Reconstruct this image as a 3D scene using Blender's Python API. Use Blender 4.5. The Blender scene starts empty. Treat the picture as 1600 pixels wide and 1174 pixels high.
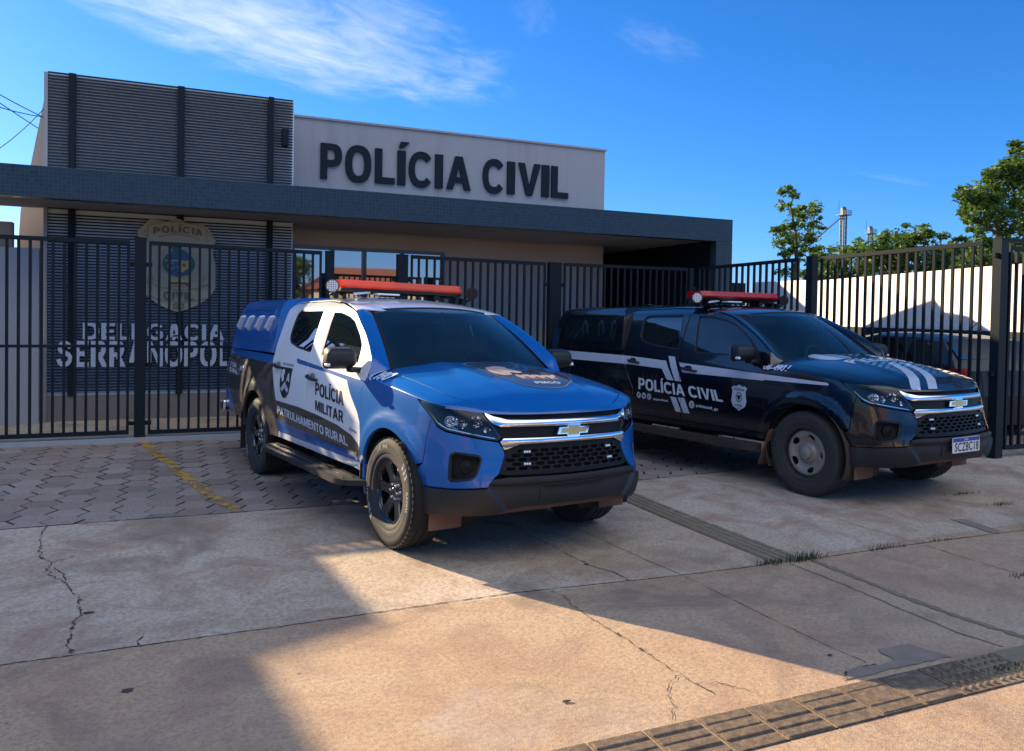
import bpy, bmesh, math, random
from mathutils import Vector, Matrix, geometry
from math import sin, cos, pi, radians, hypot, atan2, sqrt
SC = bpy.context.scene
COL = SC.collection
random.seed(7)
V = Vector
# ---------------------------------------------------------------- object helpers
def tag(o, label=None, cat=None, group=None, kind=None):
    if label: o['label'] = label
    if cat: o['category'] = cat
    if group: o['group'] = group
    if kind: o['kind'] = kind
    return o
def empty(name, loc=(0,0,0), rz=0.):
    o = bpy.data.objects.new(name, None); COL.objects.link(o)
    o.location = loc; o.rotation_euler = (0,0,rz); o.empty_display_size = .1
    return o
def link(name, me, mats=(), parent=None):
    for m in (mats if isinstance(mats,(list,tuple)) else [mats]): me.materials.append(m)
    o = bpy.data.objects.new(name, me); COL.objects.link(o)
    if parent: o.parent = parent
    return o
class MB:
    """collects polygons; build() links them as one mesh object"""
    def __init__(s): s.v=[]; s.f=[]; s.m=[]; s.sm=[]; s.mi=0
    def add(s, vs, fs, smooth=False):
        b=len(s.v); s.v+= [tuple(p) for p in vs]
        for f in fs: s.f.append([b+i for i in f]); s.m.append(s.mi); s.sm.append(smooth)
        return s
    def box(s, x0,x1,y0,y1,z0,z1, M=None, bev=0.):
        if bev>0:
            b=bev; c=[]
            bm=bmesh.new(); bmesh.ops.create_cube(bm,size=1)
            for v in bm.verts: v.co=V((x0+(v.co.x+.5)*(x1-x0),y0+(v.co.y+.5)*(y1-y0),z0+(v.co.z+.5)*(z1-z0)))
            bmesh.ops.bevel(bm,geom=bm.edges[:],offset=b,segments=2,affect='EDGES',profile=.5)
            bm.verts.index_update()
            vs=[v.co.copy() for v in bm.verts]; fs=[[v.index for v in f.verts] for f in bm.faces]; bm.free()
        else:
            vs=[V((x,y,z)) for z in (z0,z1) for y in (y0,y1) for x in (x0,x1)]
            fs=[(0,2,3,1),(4,5,7,6),(0,1,5,4),(2,6,7,3),(0,4,6,2),(1,3,7,5)]
        if M: vs=[M@v for v in vs]
        return s.add(vs,fs,False)
    def tube(s, pts, r, n=10, caps=True, smooth=True):
        pts=[V(p) for p in pts]; rs=r if isinstance(r,(list,tuple)) else [r]*len(pts)
        vs=[]; fs=[]; up=None
        for i,p in enumerate(pts):
            d=(pts[min(i+1,len(pts)-1)]-pts[max(i-1,0)]).normalized()
            if up is None:
                up=V((0,0,1)) if abs(d.z)<.9 else V((1,0,0))
            a=d.cross(up).normalized(); b=a.cross(d).normalized(); up=b
            for k in range(n):
                t=2*pi*k/n; vs.append(p+(a*cos(t)+b*sin(t))*rs[i])
        for i in range(len(pts)-1):
            for k in range(n):
                fs.append((i*n+k,i*n+(k+1)%n,(i+1)*n+(k+1)%n,(i+1)*n+k))
        if caps: fs.append(tuple(range(n))[::-1]); fs.append(tuple((len(pts)-1)*n+k for k in range(n)))
        return s.add(vs,fs,smooth)
    def bar(s,a,b,w,h,up=(0,0,1)):
        a=V(a);b=V(b);d=(b-a).normalized();u=V(up)
        if abs(d.dot(u))>.95: u=V((0,1,0))
        r=d.cross(u).normalized()*w/2;u=r.cross(d).normalized()*h/2
        vs=[p+x*r+y*u for p in (a,b) for x,y in ((-1,-1),(1,-1),(1,1),(-1,1))]
        return s.add(vs,[(0,3,2,1),(4,5,6,7),(0,1,5,4),(1,2,6,5),(2,3,7,6),(3,0,4,7)])
    def lathe(s, prof, n=48, M=None, smooth=True, close=False):
        """prof: (r, a) around the local Y axis, a along Y"""
        vs=[V((r*cos(2*pi*k/n),a,r*sin(2*pi*k/n))) for r,a in prof for k in range(n)]
        if M: vs=[M@v for v in vs]
        fs=[]
        m=len(prof)
        for i in range(m if close else m-1):
            j=(i+1)%m
            for k in range(n): fs.append((i*n+k,i*n+(k+1)%n,j*n+(k+1)%n,j*n+k))
        return s.add(vs,fs,smooth)
    def prism(s, poly, z0, z1, M=None, smooth=False):
        """poly in local xy, extruded along local z"""
        n=len(poly); vs=[V((x,y,z0)) for x,y in poly]+[V((x,y,z1)) for x,y in poly]
        if M: vs=[M@v for v in vs]
        tri=geometry.tessellate_polygon([[V((x,y,0)) for x,y in poly]])
        fs=[tuple(t)[::-1] for t in tri]+[tuple(i+n for i in t) for t in tri]
        s.add(vs,fs,False); b=len(s.v)-2*n
        for i in range(n):
            j=(i+1)%n; s.f.append([b+i,b+j,b+n+j,b+n+i]); s.m.append(s.mi); s.sm.append(smooth)
        return s
    def build(s, name, mats, parent=None, recalc=True, sharp=None):
        me=bpy.data.meshes.new(name); me.from_pydata(s.v,[],s.f)
        me.polygons.foreach_set('material_index',s.m); me.polygons.foreach_set('use_smooth',s.sm)
        if recalc:
            bm=bmesh.new(); bm.from_mesh(me); bmesh.ops.recalc_face_normals(bm,faces=bm.faces[:]); bm.to_mesh(me); bm.free()
        if sharp:
            me.set_sharp_from_angle(angle=radians(sharp))
        me.update()
        return link(name,me,mats,parent)
def pip(x,y,P):
    c=False; n=len(P); j=n-1
    for i in range(n):
        xi,yi=P[i][0],P[i][1]; xj,yj=P[j][0],P[j][1]
        if (yi>y)!=(yj>y) and x<(xj-xi)*(y-yi)/(yj-yi)+xi: c=not c
        j=i
    return c
def dens(P,step,closed=True):
    out=[]; n=len(P)
    for i in range(n if closed else n-1):
        a=P[i]; b=P[(i+1)%n]; k=max(1,int(math.ceil(hypot(b[0]-a[0],b[1]-a[1])/step)))
        for t in range(k): out.append((a[0]+(b[0]-a[0])*t/k,a[1]+(b[1]-a[1])*t/k))
    if not closed: out.append(tuple(P[-1]))
    return out
def segd(x,y,a,b):
    dx,dy=b[0]-a[0],b[1]-a[1]; l=dx*dx+dy*dy
    t=0 if l==0 else max(0,min(1,((x-a[0])*dx+(y-a[1])*dy)/l))
    return hypot(x-a[0]-t*dx,y-a[1]-t*dy)
def rnd_poly(P,r,n=4):
    """round the corners of a closed polygon"""
    out=[]; m=len(P)
    for i in range(m):
        p=V(P[i]).to_2d(); a=V(P[i-1]).to_2d(); b=V(P[(i+1)%m]).to_2d()
        la=(a-p).length; lb=(b-p).length; q=min(r,la*.45,lb*.45)
        s=p+(a-p)/la*q; e=p+(b-p)/lb*q
        for k in range(n+1):
            t=k/n; c=s*(1-t)**2+p*2*t*(1-t)+e*t*t; out.append((c.x,c.y))
    return out
def patch(name, outer, f, mats, parent=None, holes=(), regions=(), step=.05, rim=.012, off=0., cen=None, flip=False, thick=0.):
    """panel: polygon (with holes) in the parameter plane mapped by f to a curved surface, with exact normals and a folded rim.
    regions: [(polygon, material index)] colour areas cut exactly along their outlines"""
    loops=[outer]+list(holes)
    pts=[];edges=[];segs=[]
    def addloop(L,closed=True):
        D=dens(L,step,closed); b=len(pts); pts.extend(D); n=len(D)
        for i in range(n if closed else n-1): edges.append((b+i,b+(i+1)%n)); segs.append((D[i],D[(i+1)%n]))
    for L in loops: addloop(L)
    for R,_ in regions: addloop(R)
    xs=[p[0] for p in outer]; ys=[p[1] for p in outer]
    gx0,gx1,gy0,gy1=min(xs),max(xs),min(ys),max(ys)
    def inside(x,y): return pip(x,y,outer) and not any(pip(x,y,h) for h in holes)
    nx=max(1,int((gx1-gx0)/step)); ny=max(1,int((gy1-gy0)/step))
    for i in range(1,nx):
        for j in range(1,ny):
            x=gx0+(gx1-gx0)*(i+.13)/nx; y=gy0+(gy1-gy0)*(j+.17)/ny
            if inside(x,y) and min(segd(x,y,a,b) for a,b in segs if abs(a[0]-x)<2*step and abs(a[1]-y)<2*step or True)>step*.35: pts.append((x,y))
    vo,eo,fo,_,_,_=geometry.delaunay_2d_cdt([V(p) for p in pts],edges,[],0,1e-6,False)
    P2=[(v.x,v.y) for v in vo]
    tris=[]; mi=[]
    for t in fo:
        cx=sum(P2[i][0] for i in t)/3; cy=sum(P2[i][1] for i in t)/3
        if not inside(cx,cy): continue
        k=0
        for R,m in regions:
            if pip(cx,cy,R): k=m
        tris.append(list(t)); mi.append(k)
    h=1e-3; P3=[];N3=[]
    used=sorted({i for t in tris for i in t}); idx={}
    for i in used:
        u,v=P2[i]; p=V(f(u,v)); fu=V(f(u+h,v))-V(f(u-h,v)); fv=V(f(u,v+h))-V(f(u,v-h)); n=fu.cross(fv)
        n=n.normalized() if n.length>1e-12 else V((0,0,1))
        c=V(cen(p)) if cen else V((min(max(p.x,-3.9),.15),0,.85))
        if n.dot(p-c)<0: n=-n
        if flip: n=-n
        idx[i]=len(P3); P3.append(p+n*off); N3.append(n)
    T=[]
    for t in tris:
        a,b,c=[idx[i] for i in t]
        if (P3[b]-P3[a]).cross(P3[c]-P3[a]).dot(N3[a]+N3[b]+N3[c])<0: b,c=c,b
        T.append((a,b,c))
    if rim>0:
        ec={}
        for t in T:
            for i in range(3):
                e=(t[i],t[(i+1)%3]); ec[e]=1
        bd=[e for e in ec if (e[1],e[0]) not in ec]
        m0={}
        mat_of={}
        for k,t in enumerate(T):
            for i in range(3): mat_of[(t[i],t[(i+1)%3])]=mi[k]
        for a,b in bd:
            side=(P3[b]-P3[a]).cross(N3[a])
            side=side.normalized() if side.length>1e-9 else N3[a]
            base=len(P3)
            na=(side*.8+N3[a]*.5).normalized(); nb=(side*.8+N3[b]*.5).normalized()
            P3+= [P3[a].copy(),P3[b].copy(),P3[b]-N3[b]*rim,P3[a]-N3[a]*rim]; N3+=[na,nb,side,side]
            T.append((base,base+3,base+2,base+1)); mi.append(mat_of[(a,b)])
    me=bpy.data.meshes.new(name); me.from_pydata(P3,[],T)
    me.polygons.foreach_set('material_index',mi); me.polygons.foreach_set('use_smooth',[True]*len(T))
    me.normals_split_custom_set_from_vertices(N3)
    return link(name,me,mats,parent)
def grid(name, f, nu, nv, mats, parent=None, cen=None, flip=False, wrap=False):
    """regular grid of f(a,b), a,b in 0..1 with exact normals"""
    P=[];N=[];h=1e-3
    for i in range(nu+1):
        for j in range(nv+1):
            a,b=i/nu,j/nv; p=V(f(a,b)); a0,a1=max(a-h,0),min(a+h,1); b0,b1=max(b-h,0),min(b+h,1)
            n=(V(f(a1,b))-V(f(a0,b))).cross(V(f(a,b1))-V(f(a,b0)))
            if n.length<1e-10: n=(V(f(a1,min(b+.02,1)))-V(f(a0,min(b+.02,1)))).cross(V(f(a,min(b+.04,1)))-V(f(a,max(b-.04,0))))
            n=n.normalized() if n.length>1e-12 else V((0,0,1))
            c=V(cen(p)) if cen else V((min(max(p.x,-3.9),.15),0,.85))
            if n.dot(p-c)<0: n=-n
            if flip: n=-n
            P.append(p);N.append(n)
    F=[]
    for i in range(nu):
        for j in range(nv):
            q=[i*(nv+1)+j,(i+1)*(nv+1)+j,(i+1)*(nv+1)+j+1,i*(nv+1)+j+1]
            if (P[q[1]]-P[q[0]]).cross(P[q[3]]-P[q[0]]).dot(N[q[0]])<0: q.reverse()
            F.append(q)
    me=bpy.data.meshes.new(name); me.from_pydata(P,[],F)
    me.polygons.foreach_set('use_smooth',[True]*len(F)); me.normals_split_custom_set_from_vertices(N)
    return link(name,me,mats,parent)
_tc={}
def text_tris(s, bold=.0, spacing=1.):
    """text as normalised 2-D vertices (0..1 box) and faces"""
    k=(s,bold,spacing)
    if k in _tc: return _tc[k]
    cu=bpy.data.curves.new('t','FONT'); cu.body=s; cu.offset=bold; cu.space_character=spacing; cu.resolution_u=4; cu.fill_mode='FRONT'
    o=bpy.data.objects.new('t',cu); COL.objects.link(o); bpy.context.view_layer.update()
    dg=bpy.context.evaluated_depsgraph_get(); me=bpy.data.meshes.new_from_object(o.evaluated_get(dg))
    vs=[(v.co.x,v.co.y) for v in me.vertices]; fs=[tuple(p.vertices) for p in me.polygons]
    bpy.data.objects.remove(o); bpy.data.curves.remove(cu); bpy.data.meshes.remove(me)
    x0=min(v[0] for v in vs);x1=max(v[0] for v in vs);y0=min(v[1] for v in vs);y1=max(v[1] for v in vs)
    if 'Í' in s or 'Ó' in s: y1=y0+(y1-y0)*text_tris.capk
    r=([((x-x0)/(x1-x0),(y-y0)/(y1-y0)) for x,y in vs],fs,(x1-x0)/(y1-y0)); _tc[k]=r
    return r
def text_on(name, s, quad, f, mat, parent=None, off=.003, bold=.03, cen=None, spacing=1., thick=0., mb=None, flipn=False):
    """text mapped bilinearly to quad (TL,TR,BR,BL) in the parameter plane of f"""
    vs,fs,_=bold_tris(s,spacing) if all(c in GLY or c in 'ÍÓÁ ' for c in s) else text_tris(s,bold,spacing)
    h=1e-3; P=[]
    TL,TR,BR,BL=quad; ctr=None; N=[]
    for x,y in vs:
        u=(TL[0]*(1-x)+TR[0]*x)*y+(BL[0]*(1-x)+BR[0]*x)*(1-y); v=(TL[1]*(1-x)+TR[1]*x)*y+(BL[1]*(1-x)+BR[1]*x)*(1-y)
        p=V(f(u,v)); n=(V(f(u+h,v))-V(f(u-h,v))).cross(V(f(u,v+h))-V(f(u,v-h))).normalized()
        c=V(cen(p)) if cen else V((min(max(p.x,-3.9),.15),0,.85))
        if n.dot(p-c)<0: n=-n
        P.append(p+n*off); N.append(n)
    F=[]
    for f_ in fs:
        a,b,c=f_[0],f_[1],f_[2]
        F.append(list(f_) if (P[b]-P[a]).cross(P[c]-P[a]).dot(N[a])>0 else list(f_)[::-1])
    if thick>0:
        n0=len(P); Q=[p-n*thick for p,n in zip(P,N)]; P2=P+Q; ec=set()
        for t in F:
            for i in range(len(t)): ec.add((t[i],t[(i+1)%len(t)]))
        for a,b in list(ec):
            if (b,a) not in ec: F.append([a,a+n0,b+n0,b])
        P=P2
    if mb is not None: mb.add(P,F); return None
    me=bpy.data.meshes.new(name); me.from_pydata(P,[],F)
    return link(name,me,mat,parent)
text_tris.capk=.79

def _strip(P,t):
    return seg_strip_(P,t)
def seg_strip_(P,w):
    L=[];R=[]
    for i,p in enumerate(P):
        a=P[max(i-1,0)]; b=P[min(i+1,len(P)-1)]; dx,dy=b[0]-a[0],b[1]-a[1]; l=hypot(dx,dy) or 1
        L.append((p[0]-dy/l*w/2,p[1]+dx/l*w/2)); R.append((p[0]+dy/l*w/2,p[1]-dx/l*w/2))
    return L+R[::-1]
def _arc(cx,cy,rx,ry,a0,a1,n=14,p=.82):
    o=[]
    for i in range(n+1):
        a=radians(a0+(a1-a0)*i/n); c,s=cos(a),sin(a)
        o.append((cx+rx*math.copysign(abs(c)**p,c),cy+ry*math.copysign(abs(s)**p,s)))
    return o
def glyphs():
    t=.215; s=.185; g={}
    g['I']=(t,[(0,0),(t,0),(t,1),(0,1)],[])
    g['L']=(.60,[(0,0),(.60,0),(.60,s),(t,s),(t,1),(0,1)],[])
    g['E']=(.64,[(0,0),(.64,0),(.64,s),(t,s),(t,.42),(.59,.42),(.59,.60),(t,.60),(t,1-s),(.63,1-s),(.63,1),(0,1)],[])
    g['F']=(.60,[(0,0),(t,0),(t,.42),(.55,.42),(.55,.60),(t,.60),(t,1-s),(.60,1-s),(.60,1),(0,1)],[])
    g['H']=(.74,[(0,0),(t,0),(t,.42),(.74-t,.42),(.74-t,0),(.74,0),(.74,1),(.74-t,1),(.74-t,.60),(t,.60),(t,1),(0,1)],[])
    g['T']=(.66,[(.33-t/2,0),(.33+t/2,0),(.33+t/2,1-s),(.66,1-s),(.66,1),(0,1),(0,1-s),(.33-t/2,1-s)],[])
    g['V']=(.80,[(.295,0),(.505,0),(.80,1),(.575,1),(.40,.27),(.225,1),(0,1)],[])
    g['N']=(.76,[(0,0),(.20,0),(.20,.66),(.545,0),(.76,0),(.76,1),(.56,1),(.56,.34),(.215,1),(0,1)],[])
    g['M']=(.92,[(0,0),(.19,0),(.19,.70),(.375,0),(.545,0),(.73,.70),(.73,0),(.92,0),(.92,1),(.625,1),(.46,.36),(.295,1),(0,1)],[])
    g['A']=(.84,[(0,0),(.22,0),(.285,.21),(.555,.21),(.62,0),(.84,0),(.54,1),(.30,1)],[[(.34,.38),(.50,.38),(.42,.70)]])
    g['O']=(.86,_arc(.43,.5,.43,.515,0,345,23),[_arc(.43,.5,.205,.33,0,345,23)])
    g['D']=(.76,[(0,0),(.30,0)]+_arc(.32,.5,.44,.5,-90,90,14)[1:-1]+[(.30,1),(0,1)],[[(t,s),(.29,s)]+_arc(.31,.5,.225,.5-s,-90,90,12)[1:-1]+[(.29,1-s),(t,1-s)]])
    bowl=_arc(.38,.68,.30,.32,-90,90,12)[1:-1]; hb=_arc(.36,.69,.105,.145,-90,90,8)[1:-1]
    g['P']=(.68,[(0,0),(t,0),(t,.36),(.36,.36)]+bowl+[(.36,1),(0,1)],[[(t,.545),(.35,.545)]+hb+[(.35,.835),(t,.835)]])
    g['R']=(.76,[(0,0),(t,0),(t,.39),(.29,.39),(.52,0),(.76,0),(.545,.385)]+_arc(.40,.70,.29,.30,-48,90,11)[:-1]+[(.38,1),(0,1)],[[(t,.555),(.36,.555)]+_arc(.37,.70,.105,.14,-90,90,8)[1:-1]+[(.36,.84),(t,.84)]])
    cp=_arc(.43,.5,.325,.415,38,322,24,.86); g['C']=(.79,seg_strip_(cp,.2),[])
    gp=_arc(.43,.5,.325,.415,38,300,22,.86); g['G']=(.82,seg_strip_(gp,.2)[:23]+[] if False else _strip(gp+[(.705,.22),(.705,.46),(.45,.46)],.195),[])
    up=[(.105,1.0),(.105,.45)]+_arc(.36,.36,.255,.265,180,360,14,.86)+[(.615,.45),(.615,1.0)]; g['U']=(.72,seg_strip_(up,.205),[])
    sp_=[(.62,.72),(.56,.84),(.44,.90),(.33,.905),(.20,.86),(.135,.76),(.17,.65),(.28,.575),(.42,.53),(.55,.47),(.62,.38),(.60,.24),(.50,.13),(.36,.095),(.22,.12),(.13,.20),(.09,.31)]
    g['S']=(.73,seg_strip_(sp_,.185),[])
    return g
GLY=glyphs()
def bold_tris(s,spacing=1.,gap=.085):
    k=('B',s,spacing)
    if k in _tc: return _tc[k]
    base={'Í':'I','Ó':'O','Á':'A'}; x=0; V2=[];F2=[]
    for ch in s:
        if ch==' ': x+=.30; continue
        c=base.get(ch,ch); w,out,holes=GLY[c]
        polys=[(out,holes)]
        if ch in base: m=w/2; polys.append(([(m-.10,1.06),(m+.05,1.06),(m+.22,1.26),(m-.02,1.26)],[]))
        for o,h in polys:
            pts=[];ed=[]
            for Lp in [o]+list(h):
                b=len(pts); pts+=Lp; n=len(Lp); ed+=[(b+i,b+(i+1)%n) for i in range(n)]
            vo,eo,fo,_,_,_=geometry.delaunay_2d_cdt([V(p) for p in pts],ed,[],0,1e-6,False)
            b=len(V2); V2+=[(v.x+x,v.y) for v in vo]
            for t in fo:
                cx=sum(vo[i].x for i in t)/3; cy=sum(vo[i].y for i in t)/3
                if pip(cx,cy,o) and not any(pip(cx,cy,q) for q in h): F2.append(tuple(b+i for i in t))
        x+=w+gap*spacing
    W=x-gap*spacing
    r=([(a/W,b) for a,b in V2],F2,W); _tc[k]=r; return r
# ---------------------------------------------------------------- materials
class NT:
    def __init__(s,name):
        s.m=bpy.data.materials.new(name); s.m.use_nodes=True; s.t=s.m.node_tree; s.n=s.t.nodes; s.n.clear()
        s.out=s.n.new('ShaderNodeOutputMaterial')
    def node(s,t,**kw):
        n=s.n.new(t)
        for k,v in kw.items():
            if k in n.inputs.keys() if isinstance(k,str) else False: n.inputs[k].default_value=v
            else: setattr(n,k,v)
        return n
    def L(s,a,b): s.t.links.new(a,b)
    def coord(s,scale=(1,1,1),kind='Object'):
        c=s.n.new('ShaderNodeTexCoord'); m=s.n.new('ShaderNodeMapping'); m.inputs['Scale'].default_value=scale
        s.L(c.outputs[kind],m.inputs['Vector']); return m.outputs[0]
    def noise(s,vec,scale,detail=4,rough=.55,dist=0.):
        n=s.n.new('ShaderNodeTexNoise'); s.L(vec,n.inputs['Vector']); n.inputs['Scale'].default_value=scale
        n.inputs['Detail'].default_value=detail; n.inputs['Roughness'].default_value=rough; n.inputs['Distortion'].default_value=dist
        return n.outputs['Fac']
    def ramp(s,fac,stops):
        r=s.n.new('ShaderNodeValToRGB'); s.L(fac,r.inputs[0]); e=r.color_ramp.elements
        while len(e)>2: e.remove(e[-1])
        while len(e)<len(stops): e.new(.5)
        for i,(p,c) in enumerate(stops):
            e[i].position=p; e[i].color=c if len(c)==4 else (*c,1)
        return r.outputs[0]
    def mix(s,fac,a,b,blend='MIX'):
        m=s.n.new('ShaderNodeMix'); m.data_type='RGBA'; m.blend_type=blend
        for v,i in ((fac,0),(a,6),(b,7)):
            if isinstance(v,(int,float)): m.inputs[i].default_value=v
            elif isinstance(v,(tuple,list)): m.inputs[i].default_value=v if len(v)==4 else (*v,1)
            else: s.L(v,m.inputs[i])
        return m.outputs[2]
    def math(s,op,a,b=0.):
        m=s.n.new('ShaderNodeMath'); m.operation=op
        for v,i in ((a,0),(b,1)):
            if isinstance(v,(int,float)): m.inputs[i].default_value=v
            else: s.L(v,m.inputs[i])
        return m.outputs[0]
    def bsdf(s,color=None,rough=.5,metal=0.,coat=0.,spec=.5,**kw):
        b=s.n.new('ShaderNodeBsdfPrincipled')
        for v,k in ((color,'Base Color'),(rough,'Roughness'),(metal,'Metallic'),(coat,'Coat Weight'),(spec,'Specular IOR Level')):
            if v is None: continue
            if isinstance(v,(int,float)): b.inputs[k].default_value=v
            elif isinstance(v,(tuple,list)): b.inputs[k].default_value=v if len(v)==4 else (*v,1)
            else: s.L(v,b.inputs[k])
        for k,v in kw.items():
            k=k.replace('_',' ')
            if isinstance(v,(int,float)): b.inputs[k].default_value=v
            elif isinstance(v,(tuple,list)): b.inputs[k].default_value=v
            else: s.L(v,b.inputs[k])
        s.L(b.outputs[0],s.out.inputs[0]); s.b=b
        return b
    def bump(s,h,strength=.3,dist=.01):
        b=s.n.new('ShaderNodeBump'); b.inputs['Strength'].default_value=strength; b.inputs['Distance'].default_value=dist
        s.L(h,b.inputs['Height']); s.L(b.outputs[0],s.b.inputs['Normal']); return b
def plain(name,col,rough=.5,metal=0.,coat=0.,var=.12,scale=6.,bump=0.,spec=.5):
    t=NT(name); v=t.coord(); n=t.noise(v,scale,5)
    c=t.mix(n,tuple(max(0,x*(1-var)) for x in col),tuple(min(1,x*(1+var)) for x in col))
    r=t.math('ADD',rough-.06,t.math('MULTIPLY',n,.12)) if rough>.06 else rough
    t.bsdf(c,r,metal,coat,spec)
    if bump: t.bump(t.noise(v,scale*12,3),bump,.004)
    return t.m
def paint(name,col,dust=.25,rough=.25,metal=.0,coatw=1.):
    """car paint: coat over a slightly dusty base; dust settles low on the panels as brown film"""
    t=NT(name); v=t.coord(); n=t.noise(v,2.2,6,.6); n2=t.noise(v,38,3,.6)
    g=t.n.new('ShaderNodeSeparateXYZ'); t.L(v,g.inputs[0])
    low=t.ramp(g.outputs[2],[(.25,(1,1,1)),(.95,(0,0,0))])
    d=t.math('MULTIPLY',t.math('ADD',t.math('MULTIPLY',low,.75),.2),t.math('MULTIPLY',n,dust*1.4))
    d=t.math('ADD',d,t.math('MULTIPLY',n2,dust*.12))
    c=t.mix(d,col,(.23,.15,.10))
    r=t.math('ADD',rough,t.math('MULTIPLY',d,.8))
    t.bsdf(c,r,metal,coatw,.35,Coat_Roughness=t.math('ADD',.03,t.math('MULTIPLY',d,.6)))
    return t.m
def glass(name,tint,refl=1.0,rough=.0,ior=1.5,dust=0.):
    t=NT(name); tr=t.n.new('ShaderNodeBsdfTransparent'); tr.inputs[0].default_value=(*tint,1)
    gl=t.n.new('ShaderNodeBsdfGlossy'); gl.inputs['Roughness'].default_value=rough; gl.inputs[0].default_value=(refl,refl,refl,1)
    if dust>0:      # thin dusty film, tinted teal so sky sheen is painted into the glass
        v=t.coord(); df=t.n.new('ShaderNodeBsdfDiffuse'); df.inputs[0].default_value=(.16,.36,.46,1); m2=t.n.new('ShaderNodeMixShader')
        t.L(t.math('MULTIPLY',t.ramp(t.noise(v,3,6,.65),[(.25,(.4,.4,.4)),(.75,(1,1,1))]),dust),m2.inputs[0]); t.L(tr.outputs[0],m2.inputs[1]); t.L(df.outputs[0],m2.inputs[2]); tr=m2
    fr=t.n.new('ShaderNodeFresnel'); fr.inputs[0].default_value=ior
    mx=t.n.new('ShaderNodeMixShader'); t.L(fr.outputs[0],mx.inputs[0]); t.L(tr.outputs[0],mx.inputs[1]); t.L(gl.outputs[0],mx.inputs[2]); t.L(mx.outputs[0],t.out.inputs[0])
    return t.m
M={}
def mats():
    M['blue']=paint('blue_paint',(.0,.095,.345),.03,.3,0.,.7)
    M['navy']=paint('black_paint',(.0015,.004,.009),.015,.2,0.,.7)
    M['white']=paint('white_paint',(.82,.82,.82),.06,.35)
    M['band']=paint('dark_brown_film',(.022,.018,.018),.2,.4)
    M['wrapblack']=paint('black_film',(.012,.013,.016),.2,.45)
    M['silver']=paint('white_reflective_film',(.55,.57,.62),.1,.4)
    M['plastic']=plain('black_plastic',(.010,.011,.0125),.55,bump=.1,var=.2)
    M['muddy']=plain('dusty_plastic',(.045,.03,.024),.8,var=.3)
    M['grille']=plain('grille_black',(.004,.004,.005),.5,var=.2,spec=.25)
    M['mud']=plain('red_mud',(.15,.08,.05),.9,var=.35)
    M['chrome']=plain('chrome',(.75,.76,.78),.08,1.,var=.04)
    t=NT('faceted_reflector'); v=t.coord(); vo=t.n.new('ShaderNodeTexVoronoi'); vo.inputs['Scale'].default_value=38; t.L(v,vo.inputs['Vector']); t.bsdf((.72,.73,.75),.12,1.); t.bump(vo.outputs['Distance'],.9,.02); M['reflector']=t.m
    M['gold']=plain('gold_enamel',(.55,.32,.06),.25,.5,1.,var=.08)
    M['gap']=plain('panel_gap_black',(.004,.004,.005),.8)
    M['glass_dark']=glass('tinted_glass',(.015,.018,.022),.9,0.,2.1,.03)
    M['glass_blue']=glass('tinted_windscreen',(.20,.26,.28),.9,.0,1.6,.07)
    M['glass_mid']=glass('windscreen_glass',(.36,.44,.46),.9,0.,1.6,.05)
    M['glass_clear']=glass('lamp_lens',(.9,.92,.94),.9,0.,1.5)
    M['rubber']=plain('tyre_rubber',(.023,.023,.024),.8,var=.3,scale=14,bump=.15)
    M['rubber_dusty']=plain('dusty_tyre',(.036,.034,.032),.85,var=.25,scale=10,bump=.15)
    M['rubber_lit']=plain('tyre_lettering',(.35,.34,.32),.8,var=.2,scale=30)
    M['alloy_black']=plain('gloss_black_alloy',(.012,.013,.015),.12,.3,1.,var=.1)
    M['steelwheel']=plain('dusty_steel_wheel',(.33,.285,.23),.55,.35,0.,var=.25,scale=12)
    M['seat']=plain('seat_fabric',(.09,.09,.10),.9,var=.2)
    M['lens_amber']=None
    M['fence']=plain('graphite_fence_paint',(.006,.012,.017),.55,.0,.0,var=.15,scale=3,spec=.2)
    for k,nm,c in (('lens_orange','orange_red_lens',(.95,.085,.022)),('lens_red','crimson_lens',(.62,.006,.028))):
        t=NT(nm); b=t.bsdf(c,.18,0,.6,.5); tl=t.n.new('ShaderNodeBsdfTranslucent'); tl.inputs[0].default_value=(*c,1)
        mx=t.n.new('ShaderNodeMixShader'); mx.inputs[0].default_value=.45; t.L(b.outputs[0],mx.inputs[1]); t.L(tl.outputs[0],mx.inputs[2]); t.L(mx.outputs[0],t.out.inputs[0]); M[k]=t.m
    M['led']=plain('led_white',(.75,.77,.8),.3,.2,1.)
    M['white_text']=plain('white_vinyl',(.62,.64,.67),.45,var=.06)
    M['black_text']=plain('black_vinyl',(.012,.012,.014),.45,var=.1)
    M['plate_white']=plain('plate_white',(.62,.62,.6),.4,var=.05)
    M['plate_blue']=plain('plate_blue',(.01,.05,.28),.4)
import math
def interp(xs,ys,x):
    """monotone cubic (Fritsch-Carlson) interpolation"""
    n=len(xs)
    if x<=xs[0]: 
        return ys[0]+(ys[1]-ys[0])/(xs[1]-xs[0])*(x-xs[0])
    if x>=xs[-1]: return ys[-1]+(ys[-1]-ys[-2])/(xs[-1]-xs[-2])*(x-xs[-1])
    i=0
    while x>xs[i+1]: i+=1
    d=lambda k:(ys[k+1]-ys[k])/(xs[k+1]-xs[k])
    def m(k):
        if k==0: return d(0)
        if k==n-1: return d(n-2)
        a,b=d(k-1),d(k)
        if a*b<=0: return 0.
        h0,h1=xs[k]-xs[k-1],xs[k+1]-xs[k]
        w1,w2=2*h1+h0,h1+2*h0
        return (w1+w2)/(w1/a+w2/b)
    h=xs[i+1]-xs[i]; t=(x-xs[i])/h
    return ((1+2*t)*(1-t)**2*ys[i]+t*(1-t)**2*h*m(i)+t*t*(3-2*t)*ys[i+1]+t*t*(t-1)*h*m(i+1))
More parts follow.
